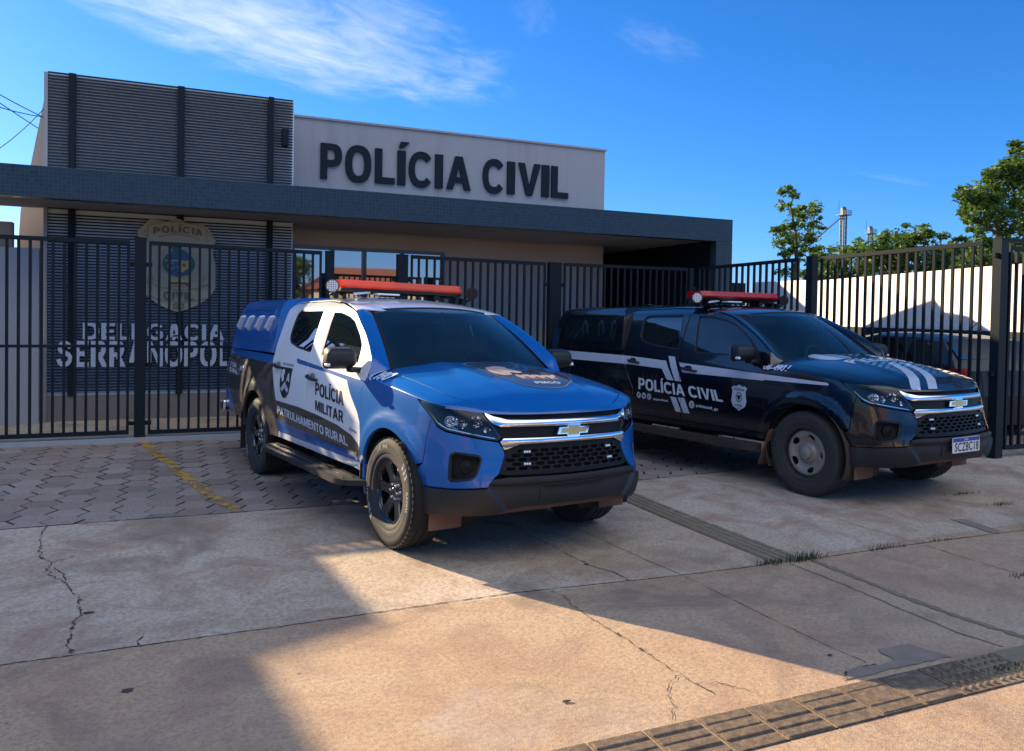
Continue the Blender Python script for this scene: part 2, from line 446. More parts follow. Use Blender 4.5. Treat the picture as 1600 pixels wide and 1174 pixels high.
# plan outline of the right half as (x,|y|), front centre first
_OX=[(.93,0),(.927,.14),(.915,.28),(.893,.42),(.855,.55),(.795,.67),(.71,.76),(.60,.83),(.46,.88),(.28,.912),(.05,.928),(-.3,.935),(-1.5,.937),(-2.6,.935),(-3.4,.93),(-4.0,.915),(-4.32,.895),(-4.6,.87)]
def _fine():
    S=[0.]
    for a,b in zip(_OX,_OX[1:]): S.append(S[-1]+math.hypot(b[0]-a[0],b[1]-a[1]))
    X=[p[0] for p in _OX]; Y=[p[1] for p in _OX]
    n=240; out=[]
    def cr(V,s):
        i=0
        while i<len(S)-2 and s>S[i+1]: i+=1
        h=S[i+1]-S[i]; t=(s-S[i])/h
        def m(k):
            if k==0: return (V[1]-V[0])/(S[1]-S[0]) if V is X and False else (0. if V is X else 1.)
            if k==len(S)-1: return (V[k]-V[k-1])/(S[k]-S[k-1])
            return (V[k+1]-V[k-1])/(S[k+1]-S[k-1])
        return ((1+2*t)*(1-t)**2*V[i]+t*(1-t)**2*h*m(i)+t*t*(3-2*t)*V[i+1]+t*t*(t-1)*h*m(i+1))
    for k in range(n+1):
        s=S[-1]*(k/n)
        out.append((s,cr(X,s),cr(Y,s)))
    return out
OUT=_fine(); WMAX=OUT[-1][0]
def outline(w):
    """w>=0 arc distance from the front centre -> x,y,(nx,ny)"""
    f=max(0.,min(w/WMAX*240,239.999)); i=int(f); t=f-i
    def P(j):
        if j<0: s,x,y=OUT[-j]; return x,-y
        j=min(j,240); return OUT[j][1],OUT[j][2]
    # cubic through neighbours
    p0,p1,p2,p3=P(i-1),P(i),P(i+1),P(i+2)
    r=[];d=[]
    for a,b,c,e in zip(p0,p1,p2,p3):
        r.append(.5*((2*b)+(-a+c)*t+(2*a-5*b+4*c-e)*t*t+(-a+3*b-3*c+e)*t**3))
        d.append(.5*((-a+c)+2*(2*a-5*b+4*c-e)*t+3*(-a+3*b-3*c+e)*t*t))
    l=math.hypot(*d) or 1
    return r[0],r[1],d[1]/l,-d[0]/l
def w_of_x(x):
    """side: arc position of abscissa x"""
    lo,hi=0.,WMAX
    for _ in range(40):
        m=(lo+hi)/2
        if outline(m)[0]>x: lo=m
        else: hi=m
    return lo
_sz=[.22,.32,.42,.52,.62,.80,.95,1.06,1.15,1.22,1.32,1.46,1.60,1.68,1.73]
_sd=[.06,.045,.03,.028,.008,.0,.006,.016,.035,.055,.088,.14,.195,.24,.31]
_fz=[.22,.32,.40,.50,.62,.72,.82,.92,1.00,1.06,1.12]
_fd=[.16,.075,.02,.0,.012,.04,.055,.07,.10,.15,.23]
def flare(x,z):
    b=0.
    for cx,cz,r in ((.02,.40,.455),(-3.096,.40,.47)):
        d=math.hypot(x-cx,z-cz)-r
        if z>.15: b+=.018*math.exp(-(max(d-.03,0)/.055)**2)
    return b
def skin(w,z,off=0.):
    """outer body skin; w signed arc distance from the front centre (negative = the truck's right), z height"""
    s=1 if w>=0 else -1
    x,y,nx,ny=outline(abs(w))
    k=max(0.,min(1.,(nx-.25)/.6)); k=k*k*(3-2*k)   # 1 at the front, 0 on the side
    d=(1-k)*interp(_sz,_sd,z)+k*interp(_fz,_fd,z)
    d-=flare(x,z)*(1-k)
    d-=off
    return (x-nx*d,s*(y-ny*d),z)
# ================================================================= pickup truck
_wt=[w_of_x(.8-.01*i) for i in range(541)]      # x from .8 to -4.6
def wx(x):
    i=(.8-x)/.01
    if i<0: return w_of_x(x)
    k=min(int(i),539); t=i-k
    return _wt[k]*(1-t)+_wt[k+1]*t
def X2W(P): return [(wx(x),z) for x,z in P]
_ZTw=[0,.4,.68,.83,1.0,1.16,1.4,1.6,2.0,5.8]; _ZTz=[.998,1.0,1.008,1.022,1.038,1.062,1.095,1.115,1.14,1.14]
def ZT(w): return interp(_ZTw,_ZTz,abs(w))
# edge table of the bonnet: for each x the half width and height of the skin's top line
_ET=[]
for _k in range(0,301):
    _w=_k*.0085; _p=skin(_w,ZT(_w)); _ET.append((_p[0],_p[1],_p[2]))
XN=_ET[0][0]
def edge_at(x):
    lo,hi=0,len(_ET)-1
    if x>=XN: return 0.,_ET[0][2]
    while hi-lo>1:
        m=(lo+hi)//2
        if _ET[m][0]>x: lo=m
        else: hi=m
    a,b=_ET[lo],_ET[hi]; t=(a[0]-x)/max(1e-6,a[0]-b[0])
    return a[1]+(b[1]-a[1])*t,a[2]+(b[2]-a[2])*t
def hood_f(t,s):
    x=XN-max(t,0)**2; ye,ze=edge_at(x)
    h=interp([-.6,-.45,0,.4,.6,.74,XN],[.135,.135,.128,.112,.088,.045,.0],x)
    th=s*pi/2
    # raised centre bulge with two soft creases
    y=ye*sin(th); c=max(cos(th),0.)**1.25
    b=.010*math.exp(-((abs(y)-.33)/.07)**2)*min(1,max(0,(.75-x)/.3))
    return (x,y,ze+h*c+b)
def hood_xy(x,y):
    """same surface addressed by x,y"""
    ye,ze=edge_at(x); s=2/pi*math.asin(max(-1,min(1,y/max(ye,1e-4))))
    return hood_f(sqrt(max(XN-x,0)),s)
_rx=[-2.95,-2.7,-2.0,-1.6,-1.3,-1.1,-.9,-.7,-.5,-.42,-.40]; _rz=[1.69,1.742,1.752,1.735,1.70,1.66,1.575,1.475,1.345,1.27,1.14]
def rz_(x): return interp(_rx,_rz,x)
def roof_f(x,s):
    z=rz_(x); y=skin(wx(x),z)[1]; th=s*pi/2
    return (x,y*sin(th),z+.055*max(cos(th),0.)**1.25)
def pil_f(a,b,sg=1):
    x=-.40-.70*a; z=rz_(x) if a>.03 else 1.14+(rz_(-.42)-1.14)*a/.03
    D=V(skin(wx(x),z)); 
    E=V((-.37-.73*a-.0*a,.735-.150*a,1.215+.455*a+.03*sin(pi*a)))
    p=D.lerp(E,b); n=V((.45,.8,.35)).normalized()
    p+=n*.016*4*b*(1-b)
    return (p.x,sg*p.y,p.z)
def ws_f(a,b):
    """windscreen a in -1..1 across, b in 0..1 up"""
    B=V((-.25-.13*a*a,.725*a,1.205)); T=V((-.945-.15*a*a,.588*a,1.705-.035*a*a))
    p=B.lerp(T,b); p+=V((.5,0,.8)).normalized()*.035*4*b*(1-b)*(1-.3*a*a)
    return tuple(p)
_cy=[1.22,1.25,1.32,1.45,1.58,1.68,1.74,1.78]; _cw=[.892,.885,.872,.845,.812,.78,.74,.68]
def can_f(x,z):
    t=max(0,(-3.9-x)/.4); k=1-.035*t*t
    return (x,interp(_cy,_cw,z)*k,z-.0*t)
def seg_strip(P,w):
    """thin closed polygon around an open polyline in the parameter plane"""
    L=[];R=[]
    for i,p in enumerate(P):
        a=P[max(i-1,0)]; b=P[min(i+1,len(P)-1)]; dx,dy=b[0]-a[0],b[1]-a[1]; l=hypot(dx,dy) or 1
        L.append((p[0]-dy/l*w/2,p[1]+dx/l*w/2)); R.append((p[0]+dy/l*w/2,p[1]-dx/l*w/2))
    return L+R[::-1]
def scaleP(P,k):
    cx=sum(p[0] for p in P)/len(P); cy=sum(p[1] for p in P)/len(P)
    return [(cx+(x-cx)*k,cy+(y-cy)*k) for x,y in P]
def insetP(P,d):
    """shrink a polygon by d (d>0 inwards)"""
    n=len(P); A=sum(P[i][0]*P[(i+1)%n][1]-P[(i+1)%n][0]*P[i][1] for i in range(n))
    s=1 if A>0 else -1; out=[]
    for i in range(n):
        a=V(P[i-1]);p=V(P[i]);b=V(P[(i+1)%n])
        d1=(p-a);d2=(b-p)
        if d1.length<1e-9 or d2.length<1e-9: out.append(tuple(p)); continue
        d1.normalize();d2.normalize()
        n1=V((-d1.y,d1.x))*s;n2=V((-d2.y,d2.x))*s; m=(n1+n2)
        if m.length<1e-6: out.append(tuple(p+n1*d)); continue
        m.normalize(); c=max(.4,m.dot(n1)); q=p+m*(d/c); out.append((q.x,q.y))
    return out
ARF=(.02,.40,.435); ARR=(-3.096,.40,.45)
def arc(A,a0,a1,n=22):
    return [(A[0]+A[2]*cos(radians(a0+(a1-a0)*i/n)),A[1]+A[2]*sin(radians(a0+(a1-a0)*i/n))) for i in range(n+1)]
# outlines in (x,z)
SEAM_F=[(-.40,.52),(-.42,.62),(-.453,.82),(-.462,.98),(-.448,1.10),(-.43,1.14)]
SEAM_M=[(-1.615,.52),(-1.615,.60),(-1.600,.83),(-1.63,.97),(-1.656,1.09),(-1.685,1.206),(-1.70,1.30),(-1.69,1.738)]
SEAM_R=[(-2.41,.52),(-2.41,.81),(-2.53,.99),(-2.65,1.17),(-2.70,1.31),(-2.73,1.46),(-2.76,1.60),(-2.82,1.71)]
WIN_F=[(-1.565,1.662),(-1.36,1.655),(-1.15,1.622),(-1.005,1.582),(-.80,1.472),(-.69,1.395),(-.635,1.235),(-1.465,1.262)]
WIN_R=[(-2.475,1.63),(-2.41,1.672),(-1.81,1.675),(-1.785,1.62),(-1.715,1.283),(-2.11,1.315),(-2.33,1.350),(-2.41,1.39),(-2.45,1.45)]
SAIL=[(-.68,1.385),(-.60,1.315),(-.535,1.225),(-.545,1.175),(-.63,1.18),(-.655,1.235)]
def shiftx(P,d): return [(x+d,z) for x,z in P]
def tyre(root_mb, R, W, n=72, grooves=True):
    pass
def make_wheel(kind, parent, loc, side, dusty):
    """wheel in local frame: axle along y; outer face towards -y (side=-1) or +y"""
    w=empty('wheel'); w.parent=parent; w.location=loc; w.rotation_euler=(0,{True:.6,False:0.}[kind=='alloy'],0 if side<0 else pi)
    R,H=.385,.1275
    prof=[(.225,-.108),(.232,-.118),(.25,-.123),(.265,-.1235),(.27,-.128),(.30,-.1305),(.322,-.129),(.328,-.131),(.345,-.128),(.362,-.122),(.374,-.113),(.381,-.101)]
    tread=[(.3845,-.085),(.3845,-.062),(.375,-.060),(.375,-.050),(.3855,-.048),(.3865,-.012),(.376,-.010),(.376,.010),(.3865,.012),(.3855,.048),(.375,.050),(.375,.060),(.3845,.062),(.3845,.085)]
    full=prof+tread+[(r,-a) for r,a in prof[::-1]]+[(.222,.09),(.222,-.09)]
    mb=MB(); mb.lathe(full,84,close=True)
    # tread blocks
    for ring,(a0,a1) in enumerate(((-.118,-.088),(-.058,-.050),(.088,.118))):
        if ring==1: continue
        for k in range(52):
            t=2*pi*k/52+(.06 if ring else 0); dt=2*pi/52*.31
            vs=[]
            for aa in (a0,a1):
                for tt in (t-dt,t+dt):
                    for r in (.366 if aa in(-.118,.118) else .378,.3795 if aa in (-.118,.118) else .3885):
                        vs.append(V((r*cos(tt),aa,r*sin(tt))))
            mb.add(vs,[(0,1,3,2),(4,6,7,5),(0,4,5,1),(2,3,7,6),(1,5,7,3),(0,2,6,4)])
    tm=M['rubber_dusty'] if dusty else M['rubber']
    tob=mb.build('tyre',tm,w,sharp=40)
    # raised sidewall lettering blocks
    if kind=='alloy':
        mb=MB()
        def sw(a,r): return (r*cos(a),-.1315-.0003,r*sin(a))
        for a0,a1 in ((1.02,1.09),(1.14,1.21),(1.26,1.33),(4.16,4.23),(4.28,4.35),(4.40,4.47)):
            P=[]
            for k in range(5):
                a=a0+(a1-a0)*k/4; P.append((.300*cos(a),-.1312,.300*sin(a)))
            for k in range(5):
                a=a1-(a1-a0)*k/4; P.append((.345*cos(a+.04),-.1292,.345*sin(a+.04)))
            mb.add(P,[tuple(range(10))])
        for txt,am,span in (('265/70R16',4.05,.62),('112T  M+S',2.45,.55),('RADIAL',.55,.45)):
            vs,fs,_=text_tris(txt,.02); P=[]
            for x,y in vs:
                a=am+span/2-span*x; r=.304+.026*y; P.append((r*cos(a),-.1316,r*sin(a)))
            mb.add(P,fs)
        mb.build('sidewall_lettering',M['rubber_lit'],tob,recalc=False)
    # rim barrel
    mb=MB(); mb.lathe([(.236,-.118),(.238,-.110),(.232,-.102),(.215,-.095),(.205,-.06),(.200,.02),(.205,.09),(.225,.10)],64)
    rm=M['alloy_black'] if kind=='alloy' else M['steelwheel']
    if kind=='alloy':
        def rf(x,z):
            r=hypot(x,z); a=-.060-.030*min(1,max(0,(r-.05)/.17))**.8+.010*math.exp(-((r-.03)/.03)**2)*-1
            return (x,a,z)
        outer=[(.213*cos(t*2*pi/60),.213*sin(t*2*pi/60)) for t in range(60)]
        holes=[]
        for k in range(6):
            c=2*pi*k/6; P=[]
            for a in (-.33,-.16,0,.16,.33): P.append((.200*cos(c+a),.200*sin(c+a)))
            P+= [(.12*cos(c+.26),.12*sin(c+.26)),(.085*cos(c+.10),.085*sin(c+.10)),(.085*cos(c-.10),.085*sin(c-.10)),(.12*cos(c-.26),.12*sin(c-.26))]
            holes.append(rnd_poly(P,.012,3))
        spo=patch('rim',outer,rf,rm,w,holes=holes,step=.018,rim=.03,cen=lambda p:(p.x,.5,p.z))
        b2=mb.build('rim_barrel',rm,spo)
        mb=MB(); mb.lathe([(0,-.082),(.026,-.081),(.031,-.077),(.033,-.06)],32); mb.build('hub_cap',M['alloy_black'],spo)
        mb=MB()
        for k in range(6):
            a=2*pi*(k+.5)/6; mb.lathe([(0,-.082),(.007,-.082),(.009,-.078),(.0095,-.058)],10,Matrix.Translation((.052*cos(a),0,.052*sin(a))))
        mb.build('wheel_nuts',M['chrome'],spo)
    else:
        def rf(x,z):
            r=hypot(x,z); a=interp([0,.06,.075,.10,.135,.165,.19,.214],[-.085,-.083,-.080,-.058,-.066,-.085,-.088,-.070],r)
            return (x,a,z)
        outer=[(.214*cos(t*2*pi/60),.214*sin(t*2*pi/60)) for t in range(60)]
        holes=[]
        for k in range(5):
            c=2*pi*k/5+radians(-3); P=[(.155+.027*cos(t)*1. ,.044*sin(t)) for t in [2*pi*i/14 for i in range(14)]]
            holes.append([(x*cos(c)-y*sin(c),x*sin(c)+y*cos(c)) for x,y in P])
        spo=patch('rim',outer,rf,rm,w,holes=holes,step=.014,rim=.02,cen=lambda p:(p.x,.5,p.z))
        mb.build('rim_barrel',M['gap'],spo)
        mb=MB(); mb.lathe([(0,-.118),(.018,-.118),(.02,-.114),(.045,-.112),(.056,-.106),(.063,-.082)],10); mb.build('hub_cap',M['steelwheel'],spo,sharp=35)
    # brake disc behind
    mb=MB(); mb.lathe([(0,-.02),(.15,-.02),(.15,.0),(0,0)],32); mb.build('brake_disc',M['gap'],w)
    return w
def make_truck(kind):
    blue=kind=='blue'
    T=empty('pickup_truck')
    body=M['blue'] if blue else M['navy']
    mats_side=[body,M['white'],M['band'],M['wrapblack'],M['silver']]
    SS=lambda sg:(lambda w,z:(lambda p:(p[0],sg*p[1],p[2]))(skin(w,z)))
    # colour areas in (x,z), painter's order
    if blue:
        REG=[([(-2.95,1.9),(-.30,1.9),(-.30,.50),(-2.95,.50)],1),
         ([(-2.02,1.222),(-1.25,1.171),(-.60,1.13),(-.2,1.12),(-.2,.70),(-.44,.80),(-.507,.888),(-.66,1.007),(-.77,1.11),(-1.20,1.142),(-1.68,1.165),(-1.96,1.18)],0),
         ([(-2.6,.808),(-1.78,.804),(-1.30,.782),(-.875,.75),(-.605,.707),(-.43,.636),(-.30,.56),(-.67,.575),(-1.11,.585),(-1.62,.603),(-2.6,.632)],2),
         ([(-2.6,.632),(-1.62,.603),(-1.11,.585),(-.67,.575),(-.30,.56),(-.3,.3),(-2.6,.3)],0)]
        BED=[([(-4.7,1.185),(-2.3,1.13),(-2.3,.2),(-4.7,.2)],2),([(-4.7,.80),(-4.12,.79),(-3.98,.66),(-3.93,.2),(-4.7,.2)],0)]
    else:
        REG=[([(-2.72,1.197),(-1.88,1.158),(-1.72,.945),(-1.83,.95),(-1.93,1.068),(-2.72,1.10)],4),
         ([(-1.86,1.213),(-1.75,1.208),(-1.598,.942),(-1.70,.946)],4),
         ([(-1.665,1.147),(-.30,1.076),(-.30,1.020),(-1.59,1.042)],4),
         ([(-1.77,.768),(-1.675,.765),(-1.597,.608),(-1.688,.610)],4),([(-1.645,.768),(-1.545,.768),(-1.468,.607),(-1.565,.606)],4)]
        BED=[([(-4.24,1.225),(-2.60,1.192),(-2.60,1.095),(-3.99,1.112),(-3.90,.99),(-3.99,.99),(-4.14,1.115)],4)]
    for sg in (-1,1):
        f=SS(sg)
        # ---- wing / front quarter panel
        arch_f=arc(ARF,-14,194)
        seam=[(.455,.505),(.46,.52),(.455,.62),(.43,.66)]
        P=[(wx(.463),.60)]
        a=[p for p in arch_f if p[0]<.44 or p[1]>.62][0:]
        a=[p for p in arch_f if not (p[0]>.3 and p[1]<.60)]
        fen=[ (wx(x),z) for x,z in a]                      # from front side over the top to the rear
        fen+= X2W([(-.395,.30)] if False else [])
        fen+= [(wx(x),z) for x,z in SEAM_F if z>.47]
        zt=[(w,ZT(w)) for w in (2.02,1.9,1.75,1.6,1.45,1.3,1.21)]
        fen+= [p for p in zt if p[0]<wx(-.43)]
        fen+= [(1.09,.985),(1.045,.952)]
        fen+= [(1.085,.80),(1.10,.66)]
        o=patch('wing',fen,f,mats_side,T,step=.035,rim=.03,regions=[([(w,z) for w,z in X2W([(-.5,1.086),(.24,1.045),(.262,1.033),(.25,1.021),(-.5,1.030)])],4)] if not blue else [])
        # ---- doors
        def door(nm,front,back,win,extra,holes=True):
            top=[(x,rz_(x)-.010) for x in [front[-1][0]-.02*k for k in range(0,200)] if back[-1][0]<x<front[-1][0]-.001]
            poly=[(x-.005,z) for x,z in front]+top+[(x+.005,z) for x,z in back[::-1]]
            o=patch(nm,X2W(poly),f,mats_side,T,holes=[X2W(win)]+[X2W(h) for h in extra],regions=[(X2W(dens(R,.06)),m) for R,m in REG],step=.045,rim=.007)
            return o
        fr=SEAM_F+[(-.42,1.255)]
        wf=rnd_poly(WIN_F,.03); wr=rnd_poly(WIN_R,.04)
        fd=door('front_door',fr,SEAM_M,wf,[SAIL]); 
        rd=door('rear_door',shiftx(SEAM_M,-.003),SEAM_R,wr,[])
        for dd,win,nm in ((fd,wf,'F'),(rd,wr,'R')):
            W=X2W(win); 
            wo=empty('window'); wo.parent=dd
            patch('seal',W,f,M['plastic'],wo,holes=[X2W(insetP(win,.016))],step=.05,rim=.01,off=-.004)
            patch('pane',X2W(insetP(win,.010)),f,M['glass_dark' if blue or nm=='R' else 'glass_mid'],wo,step=.08,rim=0,off=-.012)
            # bright strip under the glass
        patch('mirror_base',X2W(insetP(SAIL,.003)),f,M['white'] if blue else M['plastic'],fd,step=.05,rim=.01,off=.002)
        # ---- bed side
        back=SEAM_R[:6]; poly=[(x-.009,z) for x,z in [(-2.41,.46)]+[p for p in back if p[1]<1.20]+[(-2.672,1.222)]]
        poly+=[(-4.36,1.238),(-4.375,.9),(-4.36,.56),(-3.75,.50)]
        ar=[p for p in arc(ARR,-14,194) if p[1]>.42]
        poly+=ar[::-1]+[(-2.62,.46)]
        patch('bed_side',X2W(poly),f,mats_side,T,regions=[(X2W(dens(R,.08)),m) for R,m in BED],step=.05,rim=.03)
        # ---- sill
        patch('sill',X2W([(-.40,.512),(-2.40,.512),(-2.42,.462),(-.41,.462)]),f,[M['silver'] if blue else body],T,step=.08,rim=.04,off=-.004)
        # wheel arch liners
        for (cx,cz,r) in (ARF,ARR):
            mb=MB(); n=26
            ins=skin(wx(cx),cz+r)[1]-.012
            vs=[];
            for k in range(n+1):
                t=radians(-25+230*k/n); 
                for y in (ins,.45): vs.append((cx+(r+.01)*cos(t),sg*y,cz+(r+.01)*sin(t)))
            mb.add(vs,[(2*k,2*k+1,2*k+3,2*k+2) for k in range(n)],True)
            mb.box(cx-r,cx+r,min(sg*.45,sg*.44),max(sg*.45,sg*.44),cz-.1,cz+r)
            mb.build('wheel_arch_liner',M['muddy'] if not blue else M['gap'],T,recalc=False)
        # ---- windscreen pillar
        grid('windscreen_pillar',lambda a,b:pil_f(a,b,sg),22,8,body,T)
        # wing top between skin and bonnet
        s0=.655
        grid('wing_top',lambda a,b:(lambda p:(p[0],sg*p[1],p[2]))(hood_f(.02+(sqrt(XN+.435)-.02)*a,s0+(1-s0)*b)),44,9,body,T)
        # ---- headlight
        HL=[(1.20,1.064),(.99,1.036),(.83,1.020),(.685,1.006),(.595,.92),(.535,.845),(.56,.822),(.755,.849),(.93,.877),(1.0,.907),(1.08,.978)]
        h=empty('headlight'); h.parent=T
        HLr=rnd_poly(HL,.02,3)
        patch('lamp_housing',HLr,f,M['gap'],h,step=.05,rim=0,off=-.05)
        patch('bezel',insetP(HLr,.002),f,M['plastic'],h,holes=[insetP(HLr,.013)],step=.03,rim=.05,off=-.006)
        patch('bright_strip',seg_strip([(1.07,.985),(1.0,.925),(.93,.893),(.755,.864),(.58,.838)],.008),f,M['chrome'],h,step=.03,rim=.004,off=-.010)
        for (w0,z0,r) in ((.905,.938,.034),):
            p=V(f(w0,z0)); n=(V(f(w0+.01,z0))-V(f(w0-.01,z0))).cross(V(f(w0,z0+.01))-V(f(w0,z0-.01))).normalized()
            if n.x<0: n=-n
            n=(n+V((.5,0,0))).normalized()
            q=n.to_track_quat('-Y','Z').to_matrix().to_4x4(); MM=Matrix.Translation(p-n*(.045))@q
            mb=MB(); mb.lathe([(.0,.0),(r*.55,-.002),(r*.8,-.010),(r*.98,-.025),(r*1.05,-.027),(r*1.05,-.02)],28,MM); mb.build('reflector',M['chrome'],h)
            mb=MB(); mb.lathe([(r*.5,-.008),(r*.42,-.020),(r*.22,-.029),(0,-.032)],20,MM); mb.build('bulb_lens',M['glass_clear'],h)
        el=[(.875+.080*cos(t)+.016*sin(t),.932+.043*sin(t)) for t in [2*pi*i/22 for i in range(22)]]
        patch('reflector_bowl',el,f,M['reflector'],h,step=.02,rim=.012,off=-.034)
        for P in ([(.785,.955),(.765,.985),(.735,.985),(.745,.952)],[(.73,.975),(.71,.99),(.665,.985),(.69,.962)],[(.755,.940),(.69,.955),(.665,.925),(.735,.905)],[(.675,.905),(.625,.915),(.605,.885),(.655,.868)]):
            patch('reflector_facet',rnd_poly(P,.006,2),f,M['reflector'],h,step=.02,rim=.008,off=-.030)
        patch('lens',insetP(HLr,.004),f,M['glass_clear'],h,step=.04,rim=0,off=-.003)
        # ---- cheek of the bumper with fog lamp pocket
        FOG=rnd_poly([(.90,.73),(.86,.752),(.69,.737),(.668,.71),(.70,.61),(.735,.578),(.88,.553),(.905,.56)],.02,3)
        wa=wx(.452)
        CH=[(1.0,.897),(.93,.869),(.755,.841),(.56,.814),(.524,.767),(.520,.73),(.563,.62),(.59,.60),(.628,.541),(.906,.516),(1.0,.512),(wx(.448),.512)]
        CH+=[p for p in [(wx(x),z) for x,z in arc(ARF,12,28,5)]]+[(1.092,.66),(1.078,.80),(1.04,.945)]
        patch('bumper_cheek',CH,f,mats_side,T,holes=[FOG],step=.035,rim=.02,off=0)
        fg=empty('fog_lamp'); fg.parent=T
        patch('pocket',FOG,f,M['gap'],fg,step=.05,rim=0,off=-.06)
        patch('surround',insetP(FOG,.0),f,M['plastic'],fg,holes=[insetP(FOG,.013)],step=.04,rim=.055,off=-.008)
        p=V(f(.775,.655)); n=V((.85,sg*.5,0)).normalized(); MM=Matrix.Translation(p-n*.05)@n.to_track_quat('-Y','Z').to_matrix().to_4x4()
        mb=MB(); mb.lathe([(0,-.012),(.025,-.010),(.034,-.004),(.040,-.010),(.044,-.004),(.044,.02)],28,MM); mb.build('lamp',M['grille'],fg)
    # ---- front centre pieces, symmetric in w
    def fc(w,z):
        p=skin(w,z); return p
    def sym(P): return [(w,z) for w,z in P]+[(-w,z) for w,z in P[::-1] if w>1e-6]
    patch('grille_bar_upper',rnd_poly(sym([(0,.955),(.34,.954),(.50,.958),(.59,.976),(.66,1.002),(.675,.985),(.60,.925),(.545,.914),(.0,.914)][:6]) if False else [(-.66,1.000),(-.59,.976),(-.50,.959),(-.34,.955),(0,.955),(.34,.955),(.50,.959),(.59,.976),(.66,1.000),(.655,.985),(.60,.932),(.545,.914),(0,.912),(-.545,.914),(-.60,.932),(-.655,.985)],.008,2),
        lambda w,z:(lambda p:(p[0]+.018*max(0,1-((z-.934)/.034)**2)*max(0,min(1,(.58-abs(w))/.10)),p[1],p[2]))(skin(w,z)),M['chrome'],T,step=.02,rim=.03,off=.0)
    patch('grille_bar_lower',[(-.556,.821),(-.53,.841),(-.44,.841),(0,.838),(.44,.841),(.53,.841),(.556,.821),(.517,.768),(.462,.784),(.41,.803),(0,.808),(-.41,.803),(-.462,.784),(-.517,.768)],
        lambda w,z:(lambda p:(p[0]+.016*max(0,1-((z-.822)/.035)**2),p[1],p[2]))(skin(w,z)),M['chrome'],T,step=.015,rim=.03)
    patch('grille_panel',[(-.60,.925),(-.54,.842),(.54,.842),(.60,.925),(.54,.915),(-.54,.915)],fc,M['grille'],T,step=.04,rim=0,off=-.02)
    patch('bonnet_slot',[(-.685,1.012),(-.595,.93),(.595,.93),(.685,1.012),(.5,1.01),(-.5,1.01)],fc,M['gap'],T,step=.05,rim=0,off=-.035)
    # honeycomb grille
    LG=[(-.522,.765),(-.462,.780),(-.41,.799),(0,.804),(.41,.799),(.462,.780),(.522,.765),(.522,.73),(.56,.625),(.50,.612),(0,.607),(-.50,.612),(-.56,.625),(-.522,.73)]
    holes=[]
    inner=insetP(LG,.012); rr=0
    for r in range(-1,7):
        for c in range(-9,10):
            cx=c*.086+(.043 if r%2 else 0); cz=.626+r*.0265
            hx=[(cx+.0385*a,cz+.0108*b) for a,b in ((-1,0),(-.55,1),(.55,1),(1,0),(.55,-1),(-.55,-1))]
            if all(pip(x,z,inner) for x,z in hx): holes.append(hx)
    patch('honeycomb_grille',LG,fc,M['grille'],T,holes=holes,step=.05,rim=.02,off=-.012)
    patch('grille_backing',scaleP(LG,1.03),fc,M['gap'],T,step=.08,rim=0,off=-.07)
    for w0,z0 in ((-.355,.753),(-.36,.678),(.345,.753),(.345,.678)):
        patch('strobe_light',rnd_poly([(w0-.034,z0-.012),(w0+.034,z0-.012),(w0+.034,z0+.012),(w0-.034,z0+.012)],.006,2),fc,M['plastic'],T,step=.03,rim=.012,off=.0)
        so=COL.objects[-1] if False else [o for o in T.children if o.name.startswith('strobe_light')][-1]
        for k in (-1,0,1):
            patch('led',[(w0+.017*k-.006,z0-.006),(w0+.017*k+.006,z0-.006),(w0+.017*k+.006,z0+.006),(w0+.017*k-.006,z0+.006)],fc,M['led'],so,step=.03,rim=.002,off=.003)
    # badge
    cxw=.012; cz=.876
    BT=[(-.14,-.022),(-.055,-.022),(-.060,-.043),(.045,-.043),(.050,-.022),(.118,-.022),(.14,.022),(.055,.022),(.060,.043),(-.045,.043),(-.050,.022),(-.118,.022)]
    badge=patch('badge',[(cxw+a,cz+b) for a,b in BT],fc,M['chrome'],T,step=.04,rim=.025,off=.024)
    patch('badge_inlay',[(cxw+a*.80,cz+b*.70) for a,b in BT],fc,M['gold'],badge,step=.04,rim=.006,off=.029)
    # lower bumper
    wa=wx(.445)
    lb=[(wx(.45),.505),(1.0,.505),(.906,.508),(.632,.532),(.598,.590),(.50,.602),(0,.598)]
    tail=[(0,.405),(.375,.402),(.53,.385),(.585,.362),(.80,.345),(1.05,.335),(wx(.47),.335)]
    half=lb+tail
    full=[(-w,z) for w,z in lb[::-1]][1:] ; 
    outl=[(w,z) for w,z in lb]+[(-w,z) for w,z in lb[::-1][1:]]+[(-w,z) for w,z in tail[::-1]]+[(w,z) for w,z in tail[1:]]
    def bf(w,z):
        p=skin(w,z); a=abs(w)
        k=max(0,min(1,(.66-a-(.56-z)*.75)/.055)); k=k*k*(3-2*k)
        kk=max(0,min(1,(.572-z)/.04)); kk=kk*kk*(3-2*kk)
        q=skin(w,z,.020-.032*k*kk)
        return q
    patch('front_bumper',outl,bf,M['plastic'] ,T,step=.017,rim=.04)
    mb=MB(); mb.box(.10,.76,-.60,.60,.345,.40); mb.build('underbody_tray',M['mud'],T)
    for sg in (-1,1):
        mb=MB(); mb.box(.47,.485,min(sg*.60,sg*.84),max(sg*.60,sg*.84),.215,.345)
        mb.build('air_deflector',M['mud'],T)
    # recess for the number plate
    patch('plate_carrier',rnd_poly([(-.27,.545),(.27,.545),(.27,.435),(-.27,.435)],.012,2),bf,M['plastic'],T,step=.05,rim=.008,off=.006)
